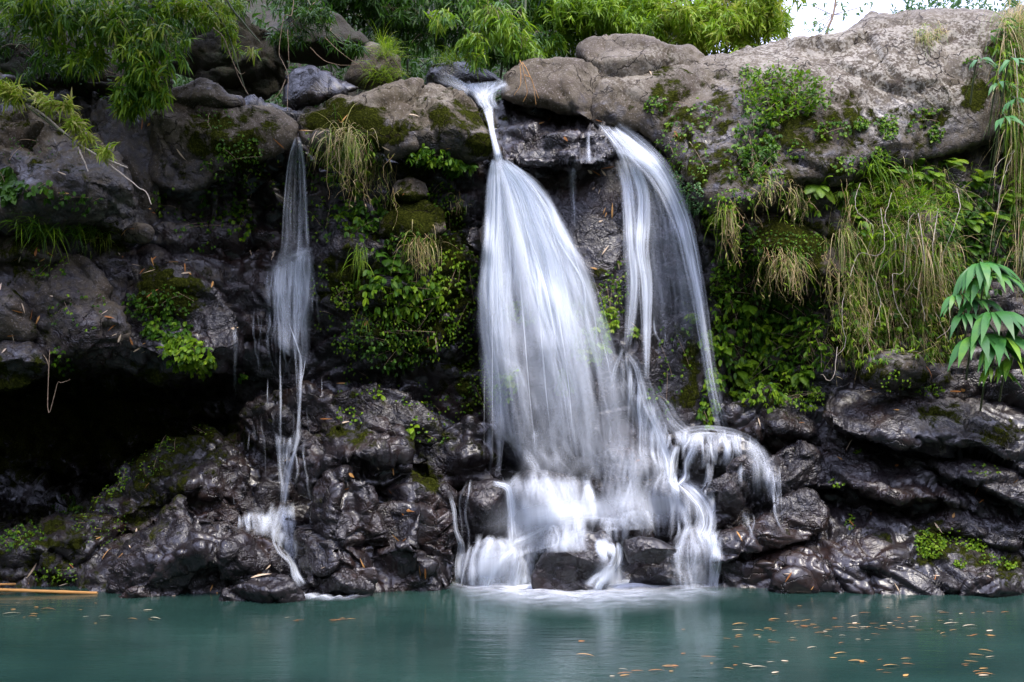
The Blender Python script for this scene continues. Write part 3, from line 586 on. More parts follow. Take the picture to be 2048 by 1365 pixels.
# ------------------------------------------------------------------ falling water
def resample(P, n):
    P = np.asarray(P, float); t = np.concatenate([[0], np.cumsum(np.linalg.norm(np.diff(P[:, :2], axis=0), axis=1))]); t /= t[-1]
    # smooth through the given points
    tt = np.linspace(0, 1, n); out = []
    m = np.gradient(P, t, axis=0)
    for x in tt:
        i = min(max(np.searchsorted(t, x, 'right')-1, 0), len(t)-2); h = t[i+1]-t[i]; u = (x-t[i])/h
        out.append((2*u**3-3*u**2+1)*P[i]+(u**3-2*u**2+u)*h*m[i]+(-2*u**3+3*u**2)*P[i+1]+(u**3-u**2)*h*m[i+1])
    return np.array(out), t
def box(a, k, ax):
    if k < 1: return a
    pad = [(0, 0), (0, 0)]; pad[ax] = (k, k); b = np.pad(a, pad, mode='edge'); c = np.cumsum(b, axis=ax)
    if ax == 0: c = np.vstack([np.zeros((1, c.shape[1])), c]); return (c[2*k+1:]-c[:-2*k-1])/(2*k+1)
    c = np.hstack([np.zeros((c.shape[0], 1)), c]); return (c[:, 2*k+1:]-c[:, :-2*k-1])/(2*k+1)
_ws = [0]; wrs = np.random.RandomState(5)
def sheet_water(part, L, R, dens, parent, off=.04, smooth=6, contrast=.8, edge=.25, nu=None, nv=None, layers=1, gap=.05, fall=0., tail=.06, head=.06, rib=None, base=.6):
    """a veil between two edge lines, hung just off the rock behind it"""
    L = np.asarray(L, float); R = np.asarray(R, float)
    ln = np.linalg.norm(np.diff((L+R)/2, axis=0), axis=1).sum(); wd = np.linalg.norm(L-R, axis=1).mean()
    nv = nv or int(np.clip(ln/6, 12, 110)); nu = nu or int(np.clip(wd/5, 5, 60))
    A, ta = resample(L, nv); Bq, tb = resample(R, nv)
    u = np.linspace(0, 1, nu)[None, :]
    PX = A[:, :1]*(1-u)+Bq[:, :1]*u; PY = A[:, 1:2]*(1-u)+Bq[:, 1:2]*u
    D = np.full(PX.shape, np.nan)
    for i in range(nv):
        for j in range(nu):
            h, _ = hit(PX[i, j], min(PY[i, j], 1184))
            if h is not None: D[i, j] = h[1]
    m = np.nanmedian(D); D = np.where(np.isnan(D), m, D)
    for k in range(2):
        lo = np.minimum.reduce([np.roll(D, 1, 0), D, np.roll(D, -1, 0)]); lo[0] = D[0]; lo[-1] = D[-1]; D = np.minimum(D, lo)
    S = D
    for k in range(2): S = box(box(S, smooth, 0), max(1, smooth//3), 1)
    S = np.minimum(S, D)
    if fall:   # free fall: leaves the rock and stays out in front of it
        run = np.minimum.accumulate(S, axis=0); S = S*(1-fall)+run*fall
    S = box(box(S, 2, 0), 1, 1)
    tv = np.linspace(0, 1, nv); dn = np.interp(tv, np.linspace(0, 1, len(dens)), dens)[:, None]
    e = np.clip(np.minimum(u, 1-u)/max(edge, 1e-3), 0, 1); e = e*e*(3-2*e)
    hd = np.clip(tv/head, 0, 1)[:, None] if head else 1.; tl = np.clip((1-tv)/tail, 0, 1)[:, None] if tail else 1.
    DN = dn*e*hd*tl
    if rib is None: rib = int(np.clip(wd/3.2*layers*.8, 2, 95)) if wd > 9 else 1
    VV, QQ, DD, CC, UU, no = [], [], [], [], [], 0
    ww = wd/F*10; ll = ln/F*10
    for k in range(1 if wd > 9 else 0):          # one thin continuous film
        _ws[0] += 1; sd_ = _ws[0]*3.17
        VV.append(W(PX, PY, S-off).reshape(-1, 3)); i = np.arange(nv*nu).reshape(nv, nu)
        QQ.append(np.stack([i[:-1, :-1], i[1:, :-1], i[1:, 1:], i[:-1, 1:]], -1).reshape(-1, 4)+no); no += nv*nu
        DD.append((DN*np.interp(tv, [0, 1], [base[0], base[-1]] if isinstance(base, tuple) else [base, base])[:, None]).ravel()); CC.append(np.full(nv*nu, contrast)); UU.append(np.stack([(np.broadcast_to(u, PX.shape)*ww+sd_).ravel(), (np.broadcast_to(tv[:, None], PX.shape)*ll).ravel()+sd_], 1))
    for k in range(rib):                         # and many soft threads over it
        _ws[0] += 1; sd_ = _ws[0]*3.17
        u0 = wrs.uniform(.04, .96); wr = np.clip(wrs.lognormal(math.log(.08+4.5/max(wd, 8)), .6), .025, .6) if wd > 9 else .9
        if wd <= 9: u0 = .5
        a, b_ = (0, 1) if wrs.rand() < .35 else sorted(wrs.uniform(-.2, 1.2, 2))
        if b_-a < .25: b_ = a+.35
        a, b_ = max(a, 0), min(b_, 1); n_ = max(8, int(nv*(b_-a))); t_ = np.linspace(a, b_, n_)
        uu = u0+(perlin(np.stack([t_*3*max(1, ll*.5), t_*0+sd_, t_*0], 1))*.10 if wd > 9 else 0*t_)
        w_ = wr*(.7+.5*perlin(np.stack([t_*4, t_*0, t_*0+sd_], 1)))
        K = 5; cs = np.linspace(-1, 1, K); G = np.clip(uu[:, None]+cs[None]*w_[:, None]*.5, -.06, 1.06)
        fu = np.clip(G, 0, 1)*(nu-1); iu = np.clip(fu.astype(int), 0, nu-2); fu = fu-iu; fv = t_*(nv-1); iv = np.clip(fv.astype(int), 0, nv-2); fv = (fv-iv)[:, None]; iv = iv[:, None]
        bl = lambda M_: (M_[iv, iu]*(1-fv)+M_[iv+1, iu]*fv)*(1-fu)+(M_[iv, iu+1]*(1-fv)+M_[iv+1, iu+1]*fv)*fu
        ex = (G-np.clip(G, 0, 1))*wd
        lift = off+wrs.uniform(.005, gap+.02)+.02*(1-cs[None]**2)*min(1, ww)
        VV.append(W(bl(PX)+ex, bl(PY), bl(S)-lift).reshape(-1, 3)); i = np.arange(n_*K).reshape(n_, K)
        QQ.append(np.stack([i[:-1, :-1], i[1:, :-1], i[1:, 1:], i[:-1, 1:]], -1).reshape(-1, 4)+no); no += n_*K
        fe = np.clip(np.minimum((t_-a)/.12+(a <= 0)*9, (b_-t_)/.2+(b_ >= 1)*9), 0, 1)
        dd = bl(np.broadcast_to(dn, PX.shape)*np.ones_like(PX))*(bl(DN*np.ones_like(PX))/(bl(np.broadcast_to(dn, PX.shape)*1.)+1e-6))**.5
        DD.append((dd*fe[:, None]*(1-cs[None]**2)*wrs.uniform(.25, .9)).ravel()); CC.append(np.full(n_*K, .45))
        UU.append(np.stack([(G*ww+sd_).ravel(), (np.broadcast_to(t_[:, None], G.shape)*ll).ravel()+sd_], 1))
    mk(part, np.concatenate(VV), np.concatenate(QQ), FALL, parent, attrs={'dens': np.concatenate(DD), 'contrast': np.concatenate(CC)}, uv=np.concatenate(UU))
def strand(part, pts, w, dens, parent, **kw):
    P = np.asarray(pts, float); t = np.gradient(P[:, :2], axis=0); t /= np.linalg.norm(t, axis=1)[:, None]; n = np.stack([-t[:, 1], t[:, 0]], 1)
    w = np.interp(np.linspace(0, 1, len(P)), np.linspace(0, 1, len(np.atleast_1d(w))), np.atleast_1d(w))[:, None]
    kw.setdefault('edge', .5); kw.setdefault('contrast', .6); kw.setdefault('smooth', 3); kw.setdefault('head', .1); kw.setdefault('tail', .12)
    sheet_water(part, P-n*w/2, P+n*w/2, dens, parent, **kw)
def hp(px, py):
    h, _ = hit(px, py); return h if h is not None else W(px, py, 10)

def flow(part, parent, starts, seed=1):
    """threads of water that find their own way down over the stones"""
    fr = np.random.RandomState(seed); VV, QQ, DD, UU, no = [], [], [], [], 0
    for (x0, y0, x1, y1, n, lo, hi, w0, w1, dn) in starts:
        for _ in range(n):
            f = fr.rand(); x, y = x0+(x1-x0)*f+fr.normal()*4, y0+(y1-y0)*f+fr.normal()*6; L = fr.uniform(lo, hi); P, Nn = [], []; vx = 0.; tot = 0
            while tot < L and y < 1183:
                if any(((x-ex)/ea)**2+((y-ey)/eb)**2 < 1 for ex, ey, ea, eb in ((1300,1102,52,29),(1155,1128,72,50),(1455,1000,42,44),(975,1010,40,35))) and fr.rand() < .25: break
                h, nn = hit(x, y)
                if h is None: break
                if P and abs(h[1]-P[-1][1]) > .35: break
                P.append(h); Nn.append(nn)
                g = np.array([0, 0, -1.])+nn*nn[2]; a, b_ = toP(h+g*.06); dx, dy = a[0]-x, b_[0]-y; m = math.hypot(dx, dy)+1e-6
                vx = .6*vx+.4*np.clip(dx/m, -.75, .75); st = 5.5; x += vx*st+fr.normal()*.25; y += st*math.sqrt(max(.2, 1-vx*vx)); tot += st
            if len(P) < 6: continue
            P = np.array(P); Nn = np.array(Nn)
            for k in range(3):
                P[1:-1] = (P[:-2]+P[1:-1]*2+P[2:])/4; Nn[1:-1] = (Nn[:-2]+Nn[1:-1]+Nn[2:])/3
            Nn = Nn*.5+np.array([0, -.5, .1]); Nn /= np.linalg.norm(Nn, axis=1)[:, None]
            T = np.gradient(P, axis=0); T /= np.linalg.norm(T, axis=1)[:, None]+1e-9; S_ = np.cross(T, Nn); S_ /= np.linalg.norm(S_, axis=1)[:, None]+1e-9
            m = len(P); K = 5; cs = np.linspace(-1, 1, K); w = fr.uniform(w0, w1)/F*9.5*(.7+.6*np.abs(np.sin(np.linspace(0, 3, m)+fr.rand()*6)))
            V = P[:, None]+S_[:, None]*(cs[None, :, None]*w[:, None, None]*.5)+Nn[:, None]*(fr.uniform(.02, .06)+.02*(1-cs**2))[None, :, None]
            tt = np.linspace(0, 1, m); fe = np.clip(np.minimum(tt/.25, (1-tt)/.65 if y < 1170 else 1), 0, 1)
            i = np.arange(m*K).reshape(m, K); VV.append(V.reshape(-1, 3)); QQ.append(np.stack([i[:-1, :-1], i[1:, :-1], i[1:, 1:], i[:-1, 1:]], -1).reshape(-1, 4)+no); no += m*K
            DD.append((fe[:, None]*(1-cs[None]**2)*fr.uniform(.4, 1.)*dn).ravel()); sd_ = fr.rand()*50
            UU.append(np.stack([(cs[None]*w[:, None]+sd_).ravel(), (np.broadcast_to(tt[:, None]*m*.06, (m, K))+sd_).ravel()], 1))
    mk(part, np.concatenate(VV), np.concatenate(QQ), FALL, parent, attrs={'dens': np.concatenate(DD), 'contrast': np.full(no, .5)}, uv=np.concatenate(UU))
# --- central fall
c = empty('waterfall', hp(985, 320)); tag(c, 'broad white central waterfall fanning out down the rock face', 'waterfall', 'waterfalls')
sheet_water('headstream', [(912,168),(932,184),(950,202),(962,220)], [(1012,160),(996,180),(992,200),(998,218)], [.85,.95,.95,.8], c, contrast=.5, edge=.25, off=.05, layers=2, smooth=3)
strand('headstream', [(975,212),(980,238),(984,262),(990,288),(996,312),(1000,332)], [26,16,13,14,20,26], [.7,.9,1.,1.,1.,1.], c, contrast=.3, off=.07, layers=3)
strand('headstream', [(870,150),(905,165),(940,185)], 26, [.0,.5,.8], c)
strand('headstream', [(1015,165),(975,190),(965,215)], 34, [.7,.9,.6], c)
sheet_water('veil', [(982,318),(974,350),(970,400),(964,470),(958,560),(955,660),(962,760),(980,880)], [(1014,318),(1062,352),(1104,400),(1150,475),(1188,560),(1222,660),(1246,760),(1272,935)],
            [1.,1.,1.,.85,.52,.34,.26,.18], c, contrast=1., edge=.10, off=.10, smooth=10, fall=.6, layers=3, gap=.12, tail=.1, base=(.9, .15))
sheet_water('veil', [(990,322),(1000,360),(1012,430),(1030,520),(1050,620),(1080,720),(1105,820),(1125,935)], [(1014,322),(1060,362),(1100,430),(1140,520),(1165,620),(1180,720),(1190,820),(1205,935)],
            [1.,1.,1.,.9,.42,.25,.2,.16], c, contrast=.9, edge=.4, off=.25, smooth=10, fall=.8, layers=2, gap=.1, tail=.1, base=(.9, .1))
sheet_water('veil', [(980,322),(974,370),(970,430),(964,500),(958,580),(962,680),(975,780),(985,860)], [(1004,322),(1014,370),(1020,430),(1024,510),(1032,600),(1045,700),(1060,800),(1070,940)],
            [1.,1.,1.,.85,.42,.3,.26,.2], c, contrast=.9, edge=.4, off=.22, smooth=10, fall=.8, layers=2, gap=.08, base=(.9, .1))
for k_, (xa, xb) in enumerate([(972,968),(984,985),(998,1002),(1008,1022),(1030,1060),(1060,1110),(1085,1150),(1105,1185),(1122,1215),(1140,1245),(1160,1262)]):
    strand('strand', [(xa,480),(xa*.6+xb*.4,600),(xa*.25+xb*.75,740),(xb,925)], [3,4,4,3], [0,.55,.6,.5,.2], c, fall=.9, smooth=12, off=.3+.02*(k_ % 3))
for x0, y0, x1, y1, d in [(1030,450,1075,935,.5),(1060,440,1110,935,.5),(1090,470,1150,935,.45),(1005,480,1000,800,.4),(985,520,982,760,.35),(1120,500,1175,900,.4),(1150,540,1200,880,.35),(1040,560,1060,930,.35)]:
    strand('strand', [(x0,y0),(x0*.62+x1*.38,y0*.6+y1*.4),(x0*.3+x1*.7,y0*.25+y1*.75),(x1,y1)], [5,6,6,5], [0,d,d*1.1,d*.8,0], c, fall=.9, smooth=12, off=.34)
# --- right fall
r = empty('waterfall', hp(1215, 260)); tag(r, 'right hand waterfall bending over the ledge in two white arcs', 'waterfall', 'waterfalls')
sheet_water('veil', [(1190,246),(1222,290),(1236,325),(1244,380),(1246,450),(1243,520),(1246,600),(1240,690)], [(1245,258),(1288,300),(1332,345),(1365,405),(1388,480),(1402,560),(1412,640),(1425,700)], [.6,.55,.35,.2,.14,.12,.08,.0], r, contrast=.95, edge=.2, off=.05, fall=.4, layers=2, tail=.2)
strand('veil', [(1238,318),(1250,360),(1258,430),(1262,500),(1266,560),(1262,620),(1253,705)], [30,28,30,34,32,26,14], [1.,1.,.95,1.,.9,.7,.5], r, off=.12, fall=.5, layers=3)
strand('veil', [(1262,325),(1282,380),(1284,440),(1282,500),(1290,560),(1292,640),(1292,720),(1292,760)], [28,32,36,34,32,24,18,14], [1.,.95,.9,1.,.95,.75,.55,.4], r, off=.14, fall=.5, layers=3)
strand('arc', [(1225,258),(1268,292),(1312,338),(1346,395),(1368,455),(1383,520),(1398,600),(1412,690),(1427,780),(1446,866)], [44,50,54,50,44,38,34,30,28,30], [1.,1.,1.,.95,.85,.75,.65,.55,.45,.35], r, off=.2, fall=.9, smooth=9, layers=2, contrast=.6)
strand('arc', [(1232,300),(1272,318),(1308,345),(1338,385),(1360,440)], [20,20,22,20,14], [.6,.8,.7,.5,0], r, off=.16)
strand('trickle', [(1177,262),(1176,290),(1178,326)], [10,10,16], [.5,.7,.7], r)
strand('trickle', [(1120,330),(1150,322),(1180,318),(1215,322)], [8,9,9,8], [.1,.6,.6,.5], r)
strand('trickle', [(1143,335),(1146,400),(1150,460)], [20,16,10], [.35,.25,.1], r, contrast=.9)
strand('trickle', [(1306,560),(1308,620),(1312,670),(1328,695),(1332,740)], [6,8,10,10,8], [0,.6,.6,.7,.2], r)
strand('trickle', [(1338,630),(1332,660),(1328,700)], 5, [0,.7,.5], r)
strand('trickle', [(1228,560),(1240,610),(1242,690)], 6, [0,.4,.5], r)
strand('trickle', [(1315,530),(1311,560),(1310,600)], 5, [0,.5,.4], r)
# --- right cascade
q = empty('cascade', hp(1290, 800)); tag(q, 'stepped cascade of thin streams running down to the right of the centre', 'cascade', 'cascades')
strand('stream', [(1248,695),(1238,715),(1228,745),(1222,790)], [8,10,12,14], [.6,.7,.5,.2], q)
strand('stream', [(1250,700),(1272,730),(1288,775),(1300,815),(1318,855),(1330,890),(1342,930),(1346,965)], [14,22,34,36,30,30,30,34], [.5,.6,.6,.55,.6,.9,1.,.9], q, layers=2, contrast=.8)
strand('stream', [(1240,760),(1262,800),(1285,850),(1310,890)], [20,30,30,20], [.3,.35,.35,.2], q)
strand('stream', [(1300,770),(1325,810),(1350,850),(1385,872)], [30,50,50,30], [.2,.35,.4,.4], q, contrast=.9)
strand('splash', [(1345,880),(1385,868),(1430,866),(1475,874),(1510,892),(1535,925),(1548,965),(1556,1005)], [24,30,30,28,22,18,14,12], [.2,.4,.5,.35,.2,.1,.05,.0], q, off=.025, layers=2, smooth=2)
for pts, w, d in [([(1440,868),(1436,885),(1430,905)],[26,24,14],[.8,.6,.2]),([(1468,872),(1474,892),(1480,915)],[24,20,14],[.8,.6,.2]),([(1495,882),(1508,915),(1516,955),(1520,1005)],[40,36,28,20],[.5,.35,.2,.05]),
    ([(1515,895),(1530,930),(1540,970),(1546,1012)],[30,28,20,14],[.4,.3,.2,.05]),([(1400,872),(1392,895),(1382,915),(1372,945)],[26,24,18,14],[.8,.7,.6,.5]),([(1482,900),(1490,950),(1492,1000)],[7,6,5],[.4,.3,.1]),([(1420,885),(1412,915),(1404,940)],[16,12,10],[.6,.4,.3]),([(1545,945),(1552,985),(1558,1010)],[7,6,5],[.5,.4,.2])]:
    strand('stream', pts, w, d, q, off=.05, smooth=2)
sheet_water('veil', [(1472,880),(1486,915),(1494,955),(1496,1015)], [(1530,893),(1552,930),(1562,970),(1566,1012)], [.15,.22,.2,.1], q, contrast=.8, edge=.5, off=.05, smooth=5, fall=.3, layers=1, base=(.6,.5), tail=.4)
strand('stream', [(1352,890),(1344,930),(1342,965),(1360,985)], [22,26,30,30], [.8,.9,.9,.8], q, layers=2)
strand('stream', [(1385,895),(1372,925),(1370,955),(1352,975)], [18,16,18,16], [.6,.7,.8,.5], q)
strand('stream', [(1355,960),(1385,985),(1410,1015),(1415,1050),(1400,1085)], [26,36,40,40,44], [.7,.8,.7,.7,.5], q, layers=2, contrast=.8)
strand('stream', [(1420,925),(1416,960),(1406,985)], [20,18,16], [.6,.6,.7], q)
sheet_water('film', [(1325,1095),(1320,1130),(1330,1165),(1340,1184)], [(1440,1050),(1448,1090),(1450,1140),(1440,1180)], [.3,.2,.2,.35], q, contrast=.95, edge=.4, layers=1, head=.3, base=.3, smooth=3)
strand('stream', [(1400,1085),(1390,1120),(1385,1150),(1380,1180)], [18,16,18,20], [.6,.5,.5,.5], q)
strand('stream', [(1440,1100),(1436,1140),(1430,1178)], [8,8,8], [.5,.5,.6], q)
flow('threads', q, [(1345,866,1510,870,44,20,75,6,18,.6),(1440,872,1550,940,90,50,150,3,8,.34),(1400,880,1480,930,24,40,90,4,10,.4),(1245,700,1300,800,24,60,220,4,12,.5),(1290,790,1345,890,30,50,200,5,16,.55),(1335,930,1425,985,42,50,210,5,18,.65),
    (1300,980,1400,1000,22,50,140,4,14,.5),(1330,1095,1440,1060,24,60,130,4,12,.4),(1400,1000,1540,1030,12,50,100,4,12,.35),(1360,1040,1440,1080,22,50,120,5,16,.5)], 3)
# --- main cascade foot
m_ = empty('cascade', hp(1090, 960)); tag(m_, 'widest white cascade spreading over the boulders at the foot of the central fall', 'cascade', 'cascades')
sheet_water('veil', [(1010,955),(1008,1000),(1010,1050),(1005,1110)], [(1175,950),(1182,1000),(1182,1050),(1185,1105)], [.3,.25,.25,.4], m_, contrast=.8, edge=.25, layers=2, smooth=4, head=.15)
strand('stream', [(1178,960),(1170,990),(1162,1030),(1160,1075)], [16,18,22,30], [.8,.8,.6,.7], m_, off=.06)
strand('stream', [(985,965),(1015,975),(1024,1005),(1026,1050),(1030,1090)], [16,20,22,24,30], [.7,.9,.8,.7,.8], m_, off=.06, layers=2)
strand('stream', [(898,985),(908,1020),(912,1060),(922,1090),(918,1130),(922,1172)], [10,10,10,16,20,26], [.4,.8,.8,.7,.8,.9], m_)
strand('stream', [(1018,850),(1030,880),(1050,905),(1068,930),(1075,950)], [14,18,20,20,24], [.4,.5,.5,.4,.5], m_)
strand('stream', [(982,838),(1000,870),(1000,900),(995,950)], [20,18,14,14], [.6,.4,.3,.3], m_)
sheet_water('splash', [(930,1085),(935,1115),(930,1150),(900,1178)], [(1215,1050),(1200,1072),(1120,1085),(1060,1105)], [.2,.28,.16,.05], m_, contrast=.7, edge=.45, off=.04, layers=1, smooth=3)
strand('splash', [(1015,1095),(1050,1076),(1095,1056),(1140,1044),(1185,1036),(1225,1040),(1262,1046)], [26,36,24,18,16,16,18,14], [.4,.75,.8,.6,.35,.3,.3,.2], m_, off=.06, contrast=.5, layers=2, edge=.7)
strand('stream', [(1050,1085),(1052,1110),(1046,1140),(1042,1180)], [36,40,42,50], [1.,1.,1.,1.], m_, layers=2, contrast=.4)
strand('stream', [(1030,1095),(1005,1120),(985,1150),(975,1180)], [20,26,26,30], [.7,.6,.6,.9], m_, layers=1)
sheet_water('film', [(935,1095),(930,1120),(928,1150),(930,1180)], [(1035,1100),(1040,1120),(1040,1150),(1040,1180)], [.35,.25,.3,.5], m_, contrast=.8, edge=.2)
sheet_water('film', [(1195,1040),(1192,1052),(1200,1064)], [(1300,1010),(1310,1035),(1310,1060)], [.4,.4,.4], m_, contrast=.4, edge=.3, layers=1, off=.05)
strand('stream', [(1232,1085),(1236,1110),(1225,1140),(1200,1165),(1190,1182)], [22,26,30,44,60], [.8,.9,.9,.9,1.], m_, layers=2, contrast=.6)
sheet_water('mist', [(1175,870),(1180,930),(1185,990),(1190,1060)], [(1330,880),(1340,930),(1320,990),(1310,1060)], [.15,.22,.25,.3], m_, contrast=.5, edge=.5, off=.12, head=.3, tail=.3, base=.8)
sheet_water('mist', [(985,830),(985,870),(1000,910),(1010,960)], [(1270,800),(1290,860),(1300,910),(1310,960)], [.03,.08,.12,.1], m_, contrast=.8, edge=.4, off=.2, head=.3, tail=.3, base=.7)
for L_, R_, d_ in [([(985,935),(1000,985),(1005,1030),(1000,1090)],[(1190,935),(1195,980),(1200,1015),(1200,1050)],[.08,.2,.25,.35]),([(900,1090),(905,1120),(905,1150),(900,1180)],[(1075,1085),(1068,1115),(1064,1145),(1064,1180)],[.1,.4,.45,.4]),([(1185,1110),(1180,1140),(1165,1160),(1150,1183)],[(1262,1110),(1262,1135),(1275,1160),(1290,1183)],[.2,.5,.6,.6]),
    ([(960,1000),(955,1025),(952,1050),(955,1085)],[(1290,970),(1300,1000),(1310,1020),(1300,1045)],[.25,.6,.7,.5]),([(1180,970),(1190,1010),(1210,1060)],[(1440,950),(1450,1000),(1440,1055)],[.2,.38,.35])]:
    sheet_water('mist', L_, R_, d_, m_, contrast=.3, edge=.5, off=.16, smooth=9, head=.4, tail=.4, base=1.2, rib=0)
flow('threads', m_, [(1000,948,1180,943,60,60,170,5,18,.42),(1010,955,1035,945,16,80,200,8,20,.7),(1165,955,1182,970,14,80,140,7,16,.6),(900,975,1010,958,12,60,200,4,9,.45),(960,1072,1070,1092,44,40,120,7,22,.6),(1070,1076,1200,1050,24,15,40,8,24,.6),(1190,1040,1310,1010,26,40,110,6,18,.4),(1190,1090,1250,1085,40,50,100,8,22,.8),
    (985,840,1080,850,20,60,160,4,12,.4),(930,1095,1040,1090,16,50,100,5,14,.4),(1030,1075,1072,1092,40,60,120,8,22,.9),(1180,890,1330,920,26,60,150,5,12,.25)], 4)
# --- left fall
l = empty('waterfall', hp(595, 285)); tag(l, 'narrow left waterfall dropping from the notch in thin threads', 'waterfall', 'waterfalls')
sheet_water('veil', [(588,276),(575,320),(568,370),(563,430),(558,500),(545,540)], [(602,274),(608,320),(612,370),(615,430),(620,500),(626,520)], [.8,.55,.4,.4,.45,.5], l, contrast=1., edge=.2, base=.3, off=.06, fall=.6, layers=1)
strand('strand', [(592,274),(580,310),(573,360),(568,420),(564,500)], [9,9,8,7,6], [.9,.7,.6,.5,.3], l, fall=.6, off=.1)
strand('strand', [(597,274),(604,310),(609,370),(612,430),(616,500)], [11,10,10,10,12], [1.,.9,.85,.75,.6], l, fall=.6, off=.1)
strand('strand', [(595,280),(592,340),(590,410),(592,500)], [6,8,10,14], [.4,.35,.35,.4], l, fall=.6, off=.1)
sheet_water('veil', [(540,540),(537,570),(540,620),(545,690)], [(626,498),(628,560),(622,640),(616,740)], [.8,.8,.55,.3], l, contrast=1., base=.3, edge=.25, off=.06, layers=2)
strand('splash', [(540,543),(560,528),(585,512),(612,502),(626,496)], [10,14,18,22,10], [.4,.6,.7,.8,.4], l, off=.1)
strand('splash', [(600,505),(598,530),(592,570),(588,620)], [34,34,30,24], [.6,.6,.4,.1], l, off=.08, contrast=.8)
strand('splash', [(556,535),(556,560),(560,600)], [26,26,20], [.5,.45,.1], l, off=.08, contrast=.8)
for pts, w, d in [([(590,560),(588,620),(592,680),(602,720),(602,770),(597,860)],[8,8,9,10,8,8],[.5,.5,.6,.8,.8,.5]),([(575,640),(590,680),(600,710)],[5,5,6],[.2,.6,.6]),
    ([(560,600),(562,660),(560,730),(562,800),(560,870)],[5,5,6,7,8],[.3,.4,.5,.7,.6]),([(545,590),(550,640),(556,700)],4,[.3,.4,.1]),([(605,570),(607,640),(606,700)],5,[.4,.6,.3]),
    ([(535,700),(535,760),(534,820)],5,[.2,.7,.7]),([(552,720),(560,745),(562,770)],4,[.5,.6,.6]),([(622,560),(625,620),(628,690)],4,[.2,.3,.1]),([(642,640),(643,720),(644,800)],4,[.2,.35,.2]),
    ([(580,580),(576,650),(574,720)],4,[.3,.4,.1]),([(470,700),(469,760),(470,830)],5,[.3,.3,.2]),([(520,600),(522,680),(520,740)],4,[.1,.3,.1]),([(589,700),(596,750),(598,790)],5,[.5,.6,.4]),([(611,718),(606,750),(600,780)],5,[.5,.6,.4]),
    ([(465,930),(466,970),(468,1010)],5,[.2,.4,.3]),([(500,850),(496,900),(492,960)],5,[.2,.3,.1]),([(515,840),(514,880),(512,940)],5,[.2,.3,.1])]:
    strand('strand', pts, w, [min(1, x*1.6) for x in d], l, off=.08, fall=.6, smooth=8)
strand('ribbon', [(597,860),(590,890),(578,930),(570,970),(566,1010)], [22,18,18,18,16], [.5,.7,.8,.8,.7], l, layers=2, off=.06)
strand('ribbon', [(560,870),(560,910),(562,950),(566,990)], [14,12,12,12], [.6,.5,.5,.4], l)
strand('ribbon', [(570,1010),(560,1040),(552,1075),(560,1100),(585,1125),(592,1150),(606,1172)], [24,22,20,18,18,20,26], [.7,.7,.6,.6,.8,.9,.7], l, layers=2)
flow('threads', l, [(470,1040,585,1005,70,50,140,5,14,.5),(545,1050,590,1090,40,50,130,6,16,.6),(500,840,620,810,9,60,150,3,6,.2),(555,870,605,890,20,60,140,4,10,.5),(540,540,625,505,50,60,180,3,9,.4),(505,620,610,620,16,80,200,3,6,.3)], 5)
strand('trickle', [(470,655),(472,690),(470,740),(472,800)], [14,12,8,8], [.5,.4,.3,.2], l)

for pts, w, d in [([(600,690),(601,760),(598,830),(592,890),(580,940),(570,1010)],[7,9,8,9,12,16],[.5,.8,.8,.8,.8,.8]),([(560,720),(562,790),(561,860),(562,930),(566,1000)],[6,7,9,9,10],[.4,.7,.8,.6,.5]),
    ([(612,600),(606,690),(602,780),(599,860)],[5,5,5,5],[.3,.6,.6,.5]),([(536,560),(534,650),(535,740),(536,820)],[4,5,5,5],[.4,.6,.7,.5]),([(575,560),(584,650),(592,740),(596,840)],[5,5,5,4],[.5,.6,.6,.4]),([(552,560),(556,660),(559,760),(560,860)],[4,4,5,5],[.4,.5,.6,.5]),([(500,845),(495,900),(490,960)],4,[.3,.4,.1]),([(528,845),(530,900),(532,960)],4,[.3,.4,.1])]:
    strand('strand', pts, w, d, l, off=.10, fall=.5, smooth=9, contrast=.3)
# --- foam where the cascades meet the pool
def foam_material():
    m, nt, out = newmat('pool_foam'); geo = nd(nt, 'ShaderNodeNewGeometry'); dn = nd(nt, 'ShaderNodeAttribute', _attribute_name='dens').outputs['Fac']
    mp = nd(nt, 'ShaderNodeMapping'); mp.inputs['Scale'].default_value = (5, 9, 1); lk(nt, geo.outputs['Position'], mp.inputs[0])
    n = noise(nt, mp.outputs[0], 1, 5, .6); a = math_(nt, 'MULTIPLY', dn, mapr(nt, n, .3, .65, .35, 1.3), True)
    df = nd(nt, 'ShaderNodeBsdfDiffuse'); df.inputs[0].default_value = (.86, .9, .95, 1); tp = nd(nt, 'ShaderNodeBsdfTransparent'); mx = nd(nt, 'ShaderNodeMixShader')
    lk(nt, a, mx.inputs[0]); lk(nt, tp.outputs[0], mx.inputs[1]); lk(nt, df.outputs[0], mx.inputs[2]); lk(nt, mx.outputs[0], out.inputs[0]); return m
FOAM = foam_material()
